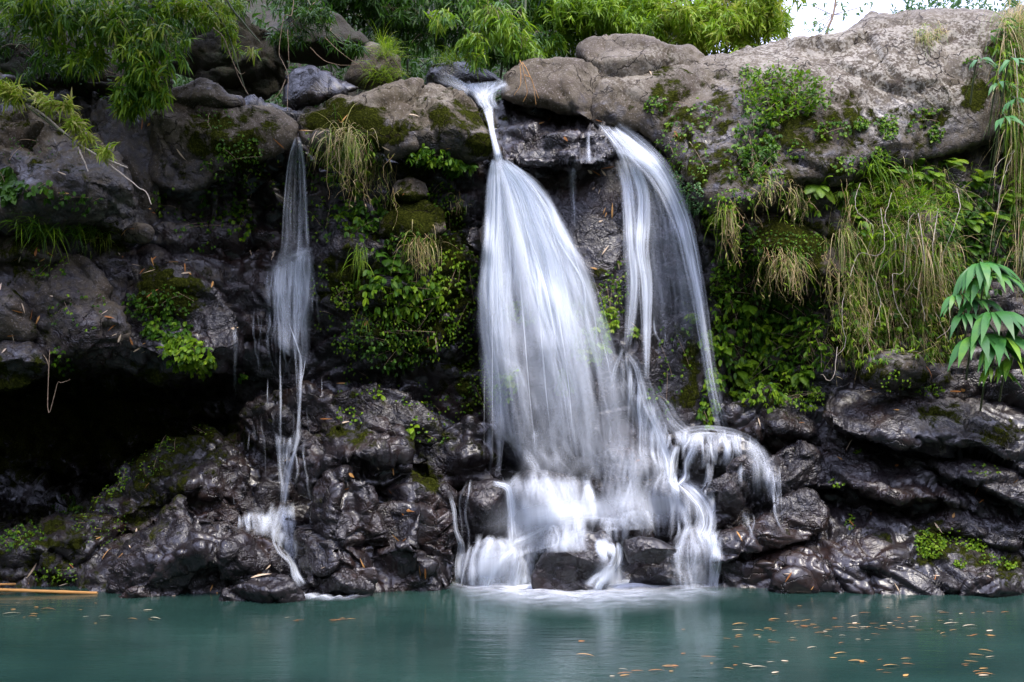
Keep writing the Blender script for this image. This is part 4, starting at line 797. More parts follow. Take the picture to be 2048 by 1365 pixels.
def foam(label, pts, w, dens):
    # pts: px, py on the water; a low soft swell of froth
    P = []
    for px, py in pts: Y = H*F/(py-HZ); P.append(((px-1024)/F*Y, Y))
    P = np.array(P); Pr, _ = resample(P, 80); nu = 14; u = np.linspace(-1, 1, nu); t = np.gradient(Pr, axis=0); t /= np.linalg.norm(t, axis=1)[:, None]; n = np.stack([-t[:, 1], t[:, 0]], 1)
    wv = np.interp(np.linspace(0, 1, 80), np.linspace(0, 1, len(w)), w)
    XY = Pr[:, None]+n[:, None]*u[None, :, None]*wv[:, None, None]
    hh = .012+.03*(1-u**2)[None]*(.6+.4*np.sin(np.arange(80)*.5))[:, None]
    V = np.concatenate([XY, hh[..., None]], -1).reshape(-1, 3); i = np.arange(80*nu).reshape(80, nu); Q = np.stack([i[:-1, :-1], i[:-1, 1:], i[1:, 1:], i[1:, :-1]], -1).reshape(-1, 4)
    e = np.clip((1-np.abs(u)), 0, 1)**1.7*1.1; en = np.clip(np.minimum(np.arange(80), 79-np.arange(80))/10, 0, 1)
    D = np.interp(np.linspace(0, 1, 80), np.linspace(0, 1, len(dens)), dens)[:, None]*e[None]*en[:, None]
    o = mk('foam', V, Q, FOAM, attrs={'dens': D.ravel()}); tag(o, label, 'foam', 'foam on the pool'); o['kind'] = 'thing'
foam('white foam line where the main cascade enters the pool', [(880,1172),(960,1175),(1060,1178),(1150,1180),(1240,1176),(1330,1173),(1460,1176)], [.25,.5,.65,.65,.5,.35,.25], [.3,.7,.85,.85,.7,.45,.25])
foam('faint wide drift of froth spreading out from the main cascade', [(900,1186),(1000,1194),(1130,1198),(1260,1194),(1400,1188),(1480,1184)], [.3,.7,1.,.9,.6,.3], [.1,.22,.3,.28,.2,.1])
foam('small patch of froth where the narrow fall reaches the pool', [(575,1186),(620,1196),(680,1200),(740,1192)], [.15,.2,.15,.1], [.4,.5,.35,.2])
# ------------------------------------------------------------------ plants
rng = np.random.RandomState(11)
U_ = lambda a, b, n=None: rng.uniform(a, b, n)
def rdir(n, base, spread):
    d = np.asarray(base, float)+rng.normal(size=(n, 3))*spread; return d/np.linalg.norm(d, axis=1)[:, None]
PLANTED = []   # (object, kind phrase, px, py): labelled at the end
LAND = [(90,130,'on the bank at the upper left'),(420,120,'over the left gully'),(430,280,'on the smooth dome left of the narrow fall'),(650,60,'on the shadowed rock under the bamboo'),
 (120,320,'on the large shaded rock at the left'),(140,470,'on the ledge above the slanting slab'),(120,600,'on the slanting slab over the cave'),(340,640,'under the wet ledge above the cave'),
 (350,520,'along the wet ledge above the cave'),(470,420,'on the dark wall left of the narrow fall'),(560,700,'in the spray of the narrow fall'),(700,260,'on the long mossy rock'),
 (700,370,'on the wall right of the narrow fall'),(870,330,'under the big grey boulder'),(820,440,'around the mossy round stone'),(690,560,'on the lower wall right of the narrow fall'),
 (830,620,'on the green wall between the two falls'),(700,740,'on the dark rock low between the falls'),(930,720,'beside the left edge of the central fall'),(870,880,'on the rock below the green wall'),
 (1090,660,'behind the veil of the central fall'),(1180,430,'on the wet face between the falls'),(1190,620,'between the central and right falls'),(1330,600,'behind the strands of the right fall'),
 (1400,300,'on the mossy face right of the right fall'),(1400,430,'beside the upper arc of the right fall'),(1420,650,'along the outer edge of the right fall'),(1560,200,'on the overhanging outcrop'),
 (1700,260,'on the face of the overhanging outcrop'),(1860,260,'on the right part of the outcrop'),(1850,100,'on top of the outcrop'),(1580,470,'on the mossy sloping slab'),(1500,570,'on the dark wall under the sloping slab'),
 (1520,720,'low on the fern wall'),(1640,420,'under the overhang beside the dry grass'),(1790,430,'in the big bank of dry grass'),(1780,620,'in the lower bank of dry grass'),(1900,350,'under the overhang at the right'),
 (1960,460,'in the dark hollow at the right'),(1950,620,'by the ginger leaves'),(2030,400,'down the right edge'),(1850,760,'at the foot of the dry grass'),(1760,850,'on the cracked slab at the right'),(1950,900,'on the upper ledge at the right edge'),
 (1720,940,'on the diagonal ledge at the right'),(1600,1060,'on the wrinkled rock'),(1870,1090,'on the right flank of the wrinkled rock'),(1600,1170,'at the waterline on the right'),(1950,1160,'in the right corner by the pool'),
 (660,930,'on the glossy angular boulder'),(680,1080,'on the tall wet rock by the narrow fall'),(830,1090,'on the broad wet boulder left of the main cascade'),(820,970,'on the dark wedge of rock'),(520,1190,'on the lone rock in the pool'),
 (380,1100,'on the wrinkled wet mound'),(280,960,'on the shadowed rock beside the cave'),(80,1090,'on the mound at the cave mouth'),(60,720,'on the layered rock at the left edge'),(570,830,'on the ledge in the spray'),(1290,930,'on the wet rock behind the cascade'),(1130,1110,'on the grey boulder in the cascade')]
def planted(o, what, cat, group, px, py): PLANTED.append((o, what, cat, group, px, py)); return o

def wallfoliage(what, cx, cy, rx, ry, n, size=(.035, .075), wide=.55, tint=(.2, .6), out=.08, mat=None, prof=OVATE, droop=1.2, stems=5, name='leafy_plant', group='leafy plants on the rock', cat='plant', fall=-.75, spread=.35):
    mb = MB(); pts = []; ns = []
    for _ in range(n):
        a = U_(0, 2*math.pi); q = math.sqrt(U_(0, 1)); x, y = cx+math.cos(a)*q*rx, cy+math.sin(a)*q*ry
        h, nn = hit(x, y)
        if h is None: continue
        pts.append(h); ns.append(nn)
    if len(pts) < 3: return
    P = np.array(pts); N = np.array(ns); med = np.sort(P[:, 1])[len(P)//2]; k = np.abs(P[:, 1]-med) < .7; P, N = P[k], N[k]; m = len(P)
    base = hp(cx, cy-ry*.3)
    # each sprig: a short stem with a few leaves
    lift = U_(.01, out, m)[:, None]; D = N*.5+np.array([0, -.25, fall])+rng.normal(size=(m, 3))*spread
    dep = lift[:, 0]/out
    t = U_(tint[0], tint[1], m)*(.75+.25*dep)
    r_ = [(0, 0, 0)] if n > 500 else [(0, 0, 0), (.6, .2, .3), (-.6, .1, .2)]
    for r3 in r_:
        L = U_(size[0], size[1], m); Dd = D+np.array(r3)*.9+rng.normal(size=(m, 3))*.15
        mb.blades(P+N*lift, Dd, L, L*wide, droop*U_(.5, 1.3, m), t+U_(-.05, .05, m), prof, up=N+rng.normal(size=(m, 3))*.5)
    e = empty(name, base)
    mb.build('leaves', mat or LEAF, e)
    sb = MB()
    for _ in range(stems):
        i = rng.randint(m); j = rng.randint(m); a, b = P[i]+N[i]*.02, P[j]+N[j]*out*.8
        mid = (a+b)/2-np.array([0, .04, -.02]); tt = np.linspace(0, 1, 8)[:, None]
        if np.linalg.norm(a-b) > .7: b = a+(b-a)*.5/np.linalg.norm(a-b); mid = (a+b)/2-np.array([0, .04, 0])
        sb.tube((1-tt)**2*a+2*tt*(1-tt)*mid+tt*tt*b, .0025, .8, 4)
    if stems: sb.build('stem', TWIG, e)
    return planted(e, what, cat, group, cx, cy)

def tuft(what, cx, cy, rx, n, L=(.25, .55), tint=(.45, .9), w=.007, droop=4., ry=8, out=1., name='grass_tuft', group='hanging grass tufts', side=.45, up=.35):
    mb = MB(); O = []; N = []
    roots = []
    for _ in range(max(4, n//5)):
        h, nn = hit(cx+U_(-rx, rx), cy+U_(-ry, ry))
        if h is not None: roots.append((h, nn))
    if not roots: return
    med = sorted(h[1] for h, _ in roots)[len(roots)//2]; roots = [r for r in roots if abs(r[0][1]-med) < .6]
    if not roots: return
    for _ in range(n):
        h, nn = roots[rng.randint(len(roots))]; O.append(h+rng.normal(size=3)*[.03, .02, .05]); N.append(nn)
    O = np.array(O); N = np.array(N); m = len(O)
    D = (np.array([0, -.6, up])*out+N*.4*out)*U_(.15, 1.25, m)[:, None]+rng.normal(size=(m, 3))*[side, .3, .35]
    t = np.where(rng.rand(m) < .42, U_(min(tint[0], .25), .56, m), U_(.74, tint[1], m)) if tint[1] > .8 else U_(tint[0], tint[1], m)
    mb.blades(O, D, L[0]*.6+(L[1]*1.1-L[0]*.6)*rng.beta(1.6, 2.2, m), w*U_(.5, 1.3, m), droop*U_(.25, 1.5, m), t, GRASS, up=rng.normal(size=(m, 3)))
    o = mb.build(name, LEAF); return planted(o, what, 'grass', group, cx, cy)

def fern_frond(mb, sb, O, D, L, tint, droop=1.2, w=.3):
    n = 18; P = [np.array(O, float)]; d = np.array(D, float); d /= np.linalg.norm(d); T = []
    for k in range(n):
        dd = d+np.array([0, 0, -droop*(k/n)**1.3]); dd /= np.linalg.norm(dd); T.append(dd); P.append(P[-1]+dd*L/n)
    T.append(T[-1]); P = np.array(P); T = np.array(T)
    sb.tube(P, np.linspace(.003, .001, len(P)), tint*.9, 4)
    S = np.cross(T, [0.05, -.75, .65]); S /= np.maximum(np.linalg.norm(S, axis=1), 1e-6)[:, None]
    k = np.arange(2, n+1); pl = L*w*np.sin(np.clip((k/n)**.75, 0, 1)*math.pi*.93+.05)
    for s in (-1, 1):
        mb.blades(P[k], S[k]*s+T[k]*.45, pl, np.maximum(pl*.2, L/n*.9), .5, np.full(len(k), tint)+U_(-.04, .04, len(k)), np.array([.8, 1., .8, .1]), up=np.cross(S[k], T[k])*1.+.01)
def fern(what, cx, cy, n, L=(.2, .35), tint=(.3, .55), base=(0, -.7, .1), spread=.55, droop=1.3, w=.3, group='ferns on the cliff'):
    h, nn = hit(cx, cy)
    if h is None: return
    e = empty('fern', h); mb = MB(); sb = MB()
    for d in rdir(n, np.array(base)+nn*.3, spread):
        if d[1] > 0: d[1] *= -1
        fern_frond(mb, sb, h+nn*.01, d, U_(*L), U_(*tint), droop, w)
    mb.build('fronds', LEAF, e); sb.build('stems', LEAF, e); return planted(e, what, 'fern', group, cx, cy)

def bez(P, n=24):
    P = np.asarray(P, float); R, _ = resample(P, n) if P.shape[0] > 2 else (np.linspace(P[0], P[1], n), 0); return R
def sprays(mb, O, D, nl, L, Wd, tint, droop=.9, spread=.55):
    """fans of lance leaves at the twig tips"""
    m = len(O); k = nl
    Or = np.repeat(O, k, 0)+rng.normal(size=(m*k, 3))*.02; Dr = np.repeat(D, k, 0)+rng.normal(size=(m*k, 3))*spread
    t = np.repeat(U_(tint[0], tint[1], m), k)+U_(-.06, .06, m*k)
    mb.blades(Or, Dr, U_(L[0], L[1], m*k), U_(Wd[0], Wd[1], m*k), droop*U_(.5, 1.5, m*k), t, LANCE, up=rng.normal(size=(m*k, 3))*.6+[0, -.5, .6])
def bamboo(what, name, regions, culms, tint=(.2, .5), nl=7, L=(.10, .17), Wd=(.012, .02), down=-.7, mat=None, cat='bamboo', group='bamboo along the top of the falls', spread=.55, droop=.9, twigs=True, loose=.35):
    """regions: (px,py,Y,rx,ry,rd,n) leafy volumes; culms: list of point lists (px,py,Y)"""
    f = culms[0]; b0 = W(*f[0]); e = empty(name, b0); mb = MB(); tb = MB(); cb = MB(); allc = []
    for c_ in culms:
        P = bez([W(*p) for p in c_], 40); allc.append(P); cb.tube(P, np.linspace(.022, .006, len(P))*(.6 if len(c_) < 3 else 1), .5, 6)
    C_ = np.concatenate(allc)
    for (px, py, Y, rx, ry, rd, n) in regions:
        g = rng.normal(size=(n, 3)); g /= np.linalg.norm(g, axis=1)[:, None]; g *= U_(0, 1, n)[:, None]**.4
        # leaves gather in drooping boughs rather than filling the volume evenly
        nb = max(3, n//14); bc = rng.normal(size=(nb, 3))*.5; idx = rng.randint(nb, size=n); g = g*loose+bc[idx]*.9
        O = W(px+g[:, 0]*rx, py-g[:, 2]*ry, Y+g[:, 1]*rd)
        D = np.array([0, -.25, down])+rng.normal(size=(n, 3))*.45
        sprays(mb, O, D, nl, L, Wd, tint, droop, spread)
        if twigs:
            for j in range(min(nb, 14)):
                o = O[idx == j]
                if len(o) < 2 or nb < 5: continue
                c0 = C_[np.argmin(((C_-o.mean(0))**2).sum(1)+rng.rand()*.1)]
                if np.linalg.norm(c0-o.mean(0)) > 2.5: c0 = o.mean(0)+[0, .3, .5]
                top = o[np.argmax(o[:, 2])]; mid = (c0+top)/2+[0, 0, .12]; s = np.linspace(0, 1, 10)[:, None]
                tb.tube((1-s)**2*c0+2*s*(1-s)*mid+s*s*top, np.linspace(.006, .002, 10), .5, 4)
                for q in o[:6]:
                    s = np.linspace(0, 1, 5)[:, None]; tb.tube(top*(1-s)+q*s+[0, 0, .02]*np.sin(s*3.1), .0015, .5, 3)
    mb.build('foliage', mat or LEAF, e)
    cb.build('culm', CULM, e)
    if tb.n: tb.build('twigs', TWIG, e)
    return tag(e, what, cat, group)

# ---- bamboo behind the top of the cliff
BB = [(820,40,12.6,120,70,.5,230,(.0,.26),'dark bamboo thicket standing behind the reddish brown rock'),  # lowest tints: canopy shade painted into the leaf colour
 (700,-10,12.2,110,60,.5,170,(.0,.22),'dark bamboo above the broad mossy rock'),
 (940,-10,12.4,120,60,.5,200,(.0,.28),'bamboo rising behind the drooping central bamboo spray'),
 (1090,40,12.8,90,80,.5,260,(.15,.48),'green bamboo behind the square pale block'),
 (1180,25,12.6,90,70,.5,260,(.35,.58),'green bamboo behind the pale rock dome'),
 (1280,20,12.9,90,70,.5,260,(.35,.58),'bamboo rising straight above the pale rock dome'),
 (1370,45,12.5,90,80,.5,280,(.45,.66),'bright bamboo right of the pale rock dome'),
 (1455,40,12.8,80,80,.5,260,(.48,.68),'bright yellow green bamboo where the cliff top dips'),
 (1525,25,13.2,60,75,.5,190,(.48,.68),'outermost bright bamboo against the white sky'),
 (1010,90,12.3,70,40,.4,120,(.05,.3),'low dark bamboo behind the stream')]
for px, py, Y, rx, ry, rd, n, ti, lab in BB:
    cul = [[(px+dx, 180, Y+.9), (px+dx*1.3, 40, Y+.8), (px+dx*2.1, -140, Y+.4)] for dx in U_(-rx*.5, rx*.5, 3)]
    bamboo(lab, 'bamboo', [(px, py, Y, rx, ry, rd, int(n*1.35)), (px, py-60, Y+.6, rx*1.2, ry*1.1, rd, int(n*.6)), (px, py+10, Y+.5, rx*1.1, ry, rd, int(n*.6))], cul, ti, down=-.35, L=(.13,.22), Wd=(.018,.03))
# far thicket on the hill, one mass; dark tints paint in its shade
mb = MB(); n = 3800
pxr = U_(-150, 1480, n); Y = U_(13.2, 17, n); P = W(pxr, 0*pxr, Y); P[:, 2] = hillz(P[:, 0], Y)+U_(0, .9, n)*np.where(pxr > 1400, .5, 1)
sprays(mb, P, rdir(n, (0, -.2, -.3), .5), 6, (.16, .28), (.02, .035), (.0, .18), 1.)
o = mb.build('undergrowth', LEAF); o['kind'] = 'stuff'; o['label'] = 'dark undergrowth covering the slope behind the bamboo'
# low growth on the lip at the far right
mb = MB(); n = 420
P = W(U_(1780, 2300, n), 0*U_(0, 1, n), U_(12.3, 13.6, n)); P[:, 2] = H+(850-U_(-25, 40, n))/F*P[:, 1]-.02
sprays(mb, P, rdir(n, (0, -.2, .6), .5), 7, (.05, .1), (.02, .04), (.3, .6), .8)
o = mb.build('undergrowth', PALE); o['kind'] = 'stuff'; o['label'] = 'pale green undergrowth along the top of the outcrop'
# ---- drooping bamboo in the foreground of the lip
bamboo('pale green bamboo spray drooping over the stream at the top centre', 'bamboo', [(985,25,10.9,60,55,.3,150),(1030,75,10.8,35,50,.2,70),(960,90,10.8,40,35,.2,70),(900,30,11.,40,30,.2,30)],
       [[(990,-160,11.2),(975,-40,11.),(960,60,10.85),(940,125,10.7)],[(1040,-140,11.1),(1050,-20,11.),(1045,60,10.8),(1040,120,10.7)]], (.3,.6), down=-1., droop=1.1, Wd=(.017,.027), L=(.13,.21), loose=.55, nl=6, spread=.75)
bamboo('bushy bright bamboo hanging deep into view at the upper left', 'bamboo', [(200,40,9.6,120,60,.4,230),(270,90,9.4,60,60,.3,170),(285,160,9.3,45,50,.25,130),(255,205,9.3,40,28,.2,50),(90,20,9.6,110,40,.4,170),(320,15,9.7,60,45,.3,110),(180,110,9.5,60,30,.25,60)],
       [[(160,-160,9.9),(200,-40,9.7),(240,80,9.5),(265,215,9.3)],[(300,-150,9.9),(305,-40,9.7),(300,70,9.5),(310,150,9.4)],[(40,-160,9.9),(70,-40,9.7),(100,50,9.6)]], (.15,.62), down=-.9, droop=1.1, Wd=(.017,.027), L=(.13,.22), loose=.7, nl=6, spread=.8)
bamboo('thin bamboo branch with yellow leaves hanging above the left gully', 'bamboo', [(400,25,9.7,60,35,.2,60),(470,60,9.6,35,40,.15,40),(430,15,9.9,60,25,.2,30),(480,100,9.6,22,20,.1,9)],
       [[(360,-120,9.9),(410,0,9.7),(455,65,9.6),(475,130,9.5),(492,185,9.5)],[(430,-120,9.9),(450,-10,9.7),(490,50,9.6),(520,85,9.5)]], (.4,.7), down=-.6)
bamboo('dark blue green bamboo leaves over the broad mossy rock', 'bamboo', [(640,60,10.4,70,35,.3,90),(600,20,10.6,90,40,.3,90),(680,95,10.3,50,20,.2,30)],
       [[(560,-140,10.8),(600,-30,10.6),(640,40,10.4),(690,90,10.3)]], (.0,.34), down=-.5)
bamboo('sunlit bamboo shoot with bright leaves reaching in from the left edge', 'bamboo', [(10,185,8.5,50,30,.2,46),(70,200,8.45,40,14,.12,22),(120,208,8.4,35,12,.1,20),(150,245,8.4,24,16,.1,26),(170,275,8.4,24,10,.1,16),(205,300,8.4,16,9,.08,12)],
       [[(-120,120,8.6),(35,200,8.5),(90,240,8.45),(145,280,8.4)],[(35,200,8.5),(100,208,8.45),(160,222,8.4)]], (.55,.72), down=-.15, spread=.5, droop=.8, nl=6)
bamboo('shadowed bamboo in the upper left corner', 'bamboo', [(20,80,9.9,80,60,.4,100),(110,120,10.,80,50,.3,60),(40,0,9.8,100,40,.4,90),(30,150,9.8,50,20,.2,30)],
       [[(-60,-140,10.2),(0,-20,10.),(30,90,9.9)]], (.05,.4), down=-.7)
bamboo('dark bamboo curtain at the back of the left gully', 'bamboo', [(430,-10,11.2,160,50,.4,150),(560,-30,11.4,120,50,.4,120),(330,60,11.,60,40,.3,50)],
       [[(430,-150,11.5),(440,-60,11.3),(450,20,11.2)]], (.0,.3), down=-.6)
# overhead canopy leaning out over the left bank (above the frame)
bamboo('bamboo canopy arching high over the left bank', 'bamboo', [(150,-420,8.6,520,120,1.5,900),(560,-480,8.8,330,110,1.4,520),(-350,-200,8.6,250,260,1.4,420),(200,-500,7.2,600,100,1.2,500)],
       [[(-420,300,9.6),(-300,-200,9.2),(0,-450,8.8),(400,-500,8.5)],[(-420,200,9.8),(-200,-300,9.4),(200,-520,9.0)]], (.2,.5), L=(.16,.26), Wd=(.025,.04), twigs=False)
# bare twigs and vines
def twig(what, name, lines, r=(.006, .003), mat=None, cat='twig', group='bare hanging twigs'):
    mb = MB()
    for ln in lines:
        P = bez([W(*p) for p in ln], 8+6*len(ln)); P = P+np.cumsum(rng.normal(size=P.shape)*.0016, 0); mb.tube(P, np.linspace(r[0], r[1], len(P)), .5, 6)
    return tag(mb.build(name, mat or TWIG), what, cat, group)
twig('long pale bare branch slanting down across the left rocks', 'branch', [[(28,196,8.5),(75,222,8.5),(145,280,8.45),(205,318,8.4),(240,345,8.4),(275,375,8.4),(297,398,8.4),(300,409,8.4)],[(155,290,8.45),(165,315,8.4),(177,345,8.4)],[(205,318,8.4),(235,330,8.4),(255,338,8.4)]], (.013,.005), PALETWIG, 'branch')
twig('wavy bare vine dangling down beside the left dome rock', 'vine', [[(590,-20,10.),(582,30,9.9),(562,52,9.85),(556,95,9.85),(565,130,9.8),(575,160,9.75),(574,190,9.7),(575,225,9.6)],[(571,160,9.75),(560,185,9.7),(538,203,9.7)],[(575,60,9.85),(578,130,9.8)]], (.006,.003), None, 'vine')
twig('reddish twig curving down above the flat layered rock', 'twig', [[(425,55,9.5),(455,95,9.4),(468,130,9.4),(480,160,9.4),(497,190,9.35)],[(470,135,9.4),(482,150,9.4),(490,147,9.4)]])
twig('arching bare twig lying across the shadowed gully', 'twig', [[(620,95,10.3),(640,115,10.25),(670,128,10.2),(700,130,10.2),(725,125,10.2)],[(650,75,10.3),(680,105,10.2),(715,130,10.15)]], (.005,.003))
twig('orange dead twigs hanging in front of the square pale block', 'twig', [[(1040,120,10.2),(1050,150,10.1),(1055,180,10.1),(1048,200,10.1)],[(1045,125,10.2),(1065,165,10.1),(1078,200,10.1)],[(1040,130,10.2),(1040,170,10.1),(1028,190,10.1)],[(1050,150,10.1),(1068,180,10.1),(1072,210,10.1)]], (.005,.002), LITTER)
twig('thin curling vine below the layered rock at the left edge', 'vine', [[(100,700,8.6),(98,740,8.6),(120,765,8.55),(145,760,8.5)]], (.004,.002))
# far tree against the white sky, haze painted into its pale leaves
mb = MB(); tb = MB()
e = empty('tree', W(1640,160,24))
tb.tube(bez([W(1640,200,24),W(1650,90,24),W(1670,10,24),W(1680,-80,24)]), np.linspace(.05,.02,24), .5, 6)
for (x, y, n) in [(1625,50,13),(1645,60,7),(1690,28,6),(1675,5,7),(1725,14,5),(1625,12,4)]:
    O = W(x+rng.normal(size=n)*16, y+rng.normal(size=n)*6, 24+rng.normal(size=n)*.5); sprays(mb, O, rdir(n, (0.3, 0, -.3), .5), 5, (.08,.16), (.03,.05), (.6,.9), .5)
    s = np.linspace(0, 1, 8)[:, None]; tb.tube(W(1665,30,24)*(1-s)+W(x,y,24)*s, .012, .5, 4)
mb.build('crown', PALE, e); tb.build('trunk', TWIG, e); tag(e, 'sparse distant tree against the white sky', 'tree')

# ---- plants on the walls
WF = wallfoliage
WF('bushy bright green shrub',1555,200,75,50,900,size=(.04,.07),wide=.4,tint=(.3,.55),out=.2,name='shrub',cat='shrub',group='shrubs on the cliff',fall=.1,spread=.7,droop=.5,stems=14)
WF('trailing leafy shrub',1510,290,45,60,260,size=(.04,.07),wide=.45,tint=(.15,.5),out=.15)
WF('leafy clump of small shoots',1625,205,30,30,150,size=(.03,.06),wide=.4,tint=(.3,.55),out=.25,fall=0,spread=.6)
for x, y, rx, ry, n in [(1500,150,22,16,60),(1590,300,25,18,20),(1720,250,16,12,60),(1770,245,22,14,50),(1775,265,18,16,60),(1870,270,14,18,60),(1850,225,30,10,30),(1700,330,40,16,60),(1480,330,40,40,60),(1540,360,30,30,60),(1660,260,40,20,60),(1760,310,18,16,70),(1830,250,50,14,20),(1950,125,25,10,30),(1310,210,22,16,60),(1430,225,20,12,20),(1380,240,50,40,60)]:
    WF('small green seedlings',x,y,rx,ry,n,size=(.02,.045),wide=.7,tint=(.25,.55),out=.05,stems=2)
WF('pale green mossy cushion plant',1385,400,26,34,420,size=(.015,.03),wide=.6,tint=(.35,.75),out=.14,mat=PALE,name='cushion_plant',fall=0,spread=.7)
WF('pale green mossy cushion plant',1358,360,12,16,120,size=(.015,.03),wide=.6,tint=(.35,.75),out=.1,mat=PALE,name='cushion_plant',fall=0,spread=.7)
# between the falls
WF('leafy green climber',700,330,50,45,170,size=(.04,.08),wide=.4,tint=(.3,.65),out=.12)
WF('broad leaved climber',720,430,50,45,130,size=(.05,.09),wide=.5,tint=(.15,.5),out=.1)
WF('glossy leafy plant',860,315,50,22,170,size=(.05,.09),wide=.4,tint=(.2,.5),out=.14,fall=-.3)
WF('glossy leafy plant',905,330,45,20,140,size=(.05,.09),wide=.4,tint=(.2,.5),out=.12,fall=-.4)
WF('fine leafy growth',810,500,60,40,140,size=(.03,.07),wide=.4,tint=(.1,.45),out=.08)
WF('small round leaved creeper',690,590,22,30,150,size=(.015,.03),wide=.9,tint=(.4,.62),out=.08)
WF('dangling string of small leaves',709,680,5,70,70,size=(.015,.025),wide=.9,tint=(.4,.6),out=.06,stems=0,name='creeper')
WF('broad bright leaves',800,580,80,50,150,size=(.06,.12),wide=.45,tint=(.25,.55),out=.14)
WF('mass of small bright leaves',830,640,80,75,700,size=(.025,.055),wide=.5,tint=(.3,.62),out=.14,stems=10)
WF('mass of small dark leaves',760,670,70,60,260,size=(.02,.045),wide=.6,tint=(.1,.4),out=.08)
WF('yellow green sprigs',890,560,40,60,160,size=(.03,.06),wide=.35,tint=(.4,.65),out=.1)
for x, y, rx, ry, n in [(910,440,25,50,60),(930,540,30,50,70),(925,650,35,60,90),(950,740,40,50,80),(960,790,40,40,70),(690,690,30,25,50),(700,760,50,30,20),(700,830,30,20,30),(830,790,40,30,30),(860,860,50,30,30),(890,820,40,30,30),(750,780,12,16,25),(640,560,20,30,25),(650,640,20,20,14)]:
    WF('sprinkle of tiny leaves',x,y,rx,ry,n,size=(.018,.035),wide=.8,tint=(.3,.6),out=.04,stems=1)
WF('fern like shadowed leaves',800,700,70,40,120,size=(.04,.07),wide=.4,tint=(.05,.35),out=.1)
WF('leaves seen through water',1010,770,25,35,90,size=(.04,.08),wide=.5,tint=(.3,.55),out=.08)
WF('leaves seen through water',1080,620,90,25,110,size=(.05,.1),wide=.45,tint=(.4,.6),out=.08)
WF('leaves seen through water',1180,690,40,35,90,size=(.05,.1),wide=.5,tint=(.4,.6),out=.08)
WF('leaves seen through water',1130,760,20,30,40,size=(.05,.1),wide=.5,tint=(.35,.55),out=.08)
WF('mossy creeper with yellow sprigs',1220,600,25,60,120,size=(.02,.04),wide=.6,tint=(.35,.6),out=.05)
WF('bright fern like leaves',1215,640,22,25,50,size=(.04,.08),wide=.4,tint=(.45,.6),out=.08)
WF('drooping pointed leaves',1265,665,10,10,14,size=(.04,.06),wide=.6,tint=(.4,.6),out=.05)
WF('small leafy sprig',1382,635,12,12,20,size=(.05,.08),wide=.5,tint=(.45,.6),out=.06)
WF('leafy cluster in the spray',1410,680,18,20,40,size=(.05,.09),wide=.5,tint=(.4,.6),out=.08)
WF('pointed green leaves',1425,760,16,30,40,size=(.06,.1),wide=.5,tint=(.3,.55),out=.08)
WF('pointed green leaves',1412,820,22,30,40,size=(.05,.09),wide=.5,tint=(.3,.55),out=.08)
# the fern wall on the right
WF('dense leafy growth',1480,560,60,50,260,size=(.03,.06),wide=.45,tint=(.15,.5),out=.1)
WF('airy rounded shrub',1440,570,20,24,110,size=(.02,.04),wide=.6,tint=(.35,.55),out=.12,fall=.1,spread=.6)
WF('dense leafy growth',1540,640,70,50,240,size=(.04,.08),wide=.4,tint=(.1,.45),out=.12)
WF('dense leafy growth',1480,690,60,60,240,size=(.05,.1),wide=.4,tint=(.2,.55),out=.12)
WF('dense leafy growth',1600,700,60,60,240,size=(.04,.09),wide=.4,tint=(.15,.5),out=.12)
WF('bright pointed leaves',1520,760,60,50,200,size=(.05,.09),wide=.4,tint=(.35,.6),out=.12)
WF('fine weedy growth',1600,790,50,30,180,size=(.03,.06),wide=.3,tint=(.35,.62),out=.12)
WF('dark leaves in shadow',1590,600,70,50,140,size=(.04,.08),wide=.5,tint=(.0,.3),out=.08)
WF('scattered herbs',1480,500,50,50,110,size=(.03,.06),wide=.4,tint=(.2,.5),out=.08)
WF('scattered herbs',1440,440,40,40,120,size=(.04,.07),wide=.35,tint=(.3,.6),out=.1,fall=-.2)
WF('weedy mat over the slab',1570,490,90,30,240,size=(.015,.03),wide=.7,tint=(.2,.5),out=.03,stems=0)
# the grassy bank
for x, y, rx, ry, n in [(2010,150,25,60,120),(2020,280,25,60,120),(2030,400,20,70,90),(2000,90,30,30,60)]:
    WF('green blades in the straw',x,y,rx,ry,n,size=(.10,.2),wide=.14,tint=(.25,.6),out=.2,prof=LANCE)
for x, y, rx, ry, n in [(1730,400,40,50,200),(1800,400,60,40,260),(1870,420,40,50,160),(1760,500,50,50,180),(1840,560,50,50,180)]:
    WF('green grassy shoots',x,y,rx,ry,n,size=(.10,.2),wide=.09,tint=(.3,.62),out=.25,prof=LANCE,fall=-.1,spread=.6,stems=3)
for x, y, rx, ry, n in [(620,330,20,60,40),(540,330,20,50,20),(400,460,50,40,40),(560,420,30,60,16),(330,400,40,30,30),(640,440,30,50,50),(90,530,50,30,30),(160,620,60,40,30),(880,390,30,30,60),(950,560,15,60,40),(1350,700,40,60,40),(1320,790,40,50,30),(1380,330,40,50,80),(1330,300,30,40,50),(1470,400,50,20,80),(1240,560,20,40,30)]:
    WF('scattered small sprigs',x,y,rx,ry,n,size=(.02,.05),wide=.5,tint=(.2,.6),out=.06,stems=2)
for x, y, rx, ry, n, s in [(1720,480,20,30,24,.13),(1800,560,60,60,50,.11),(1690,400,20,20,20,.12),(1870,620,30,50,40,.11),(1760,640,40,30,40,.1),(1450,470,20,40,30,.11),(1600,420,30,20,30,.1),(1560,660,50,50,40,.12),(1640,680,30,60,60,.09),(1450,620,30,40,40,.09)]:
    WF('scattered broad green leaves',x,y,rx,ry,n,size=(s*.6,s),wide=.35,tint=(.3,.6),out=.28,spread=.6)
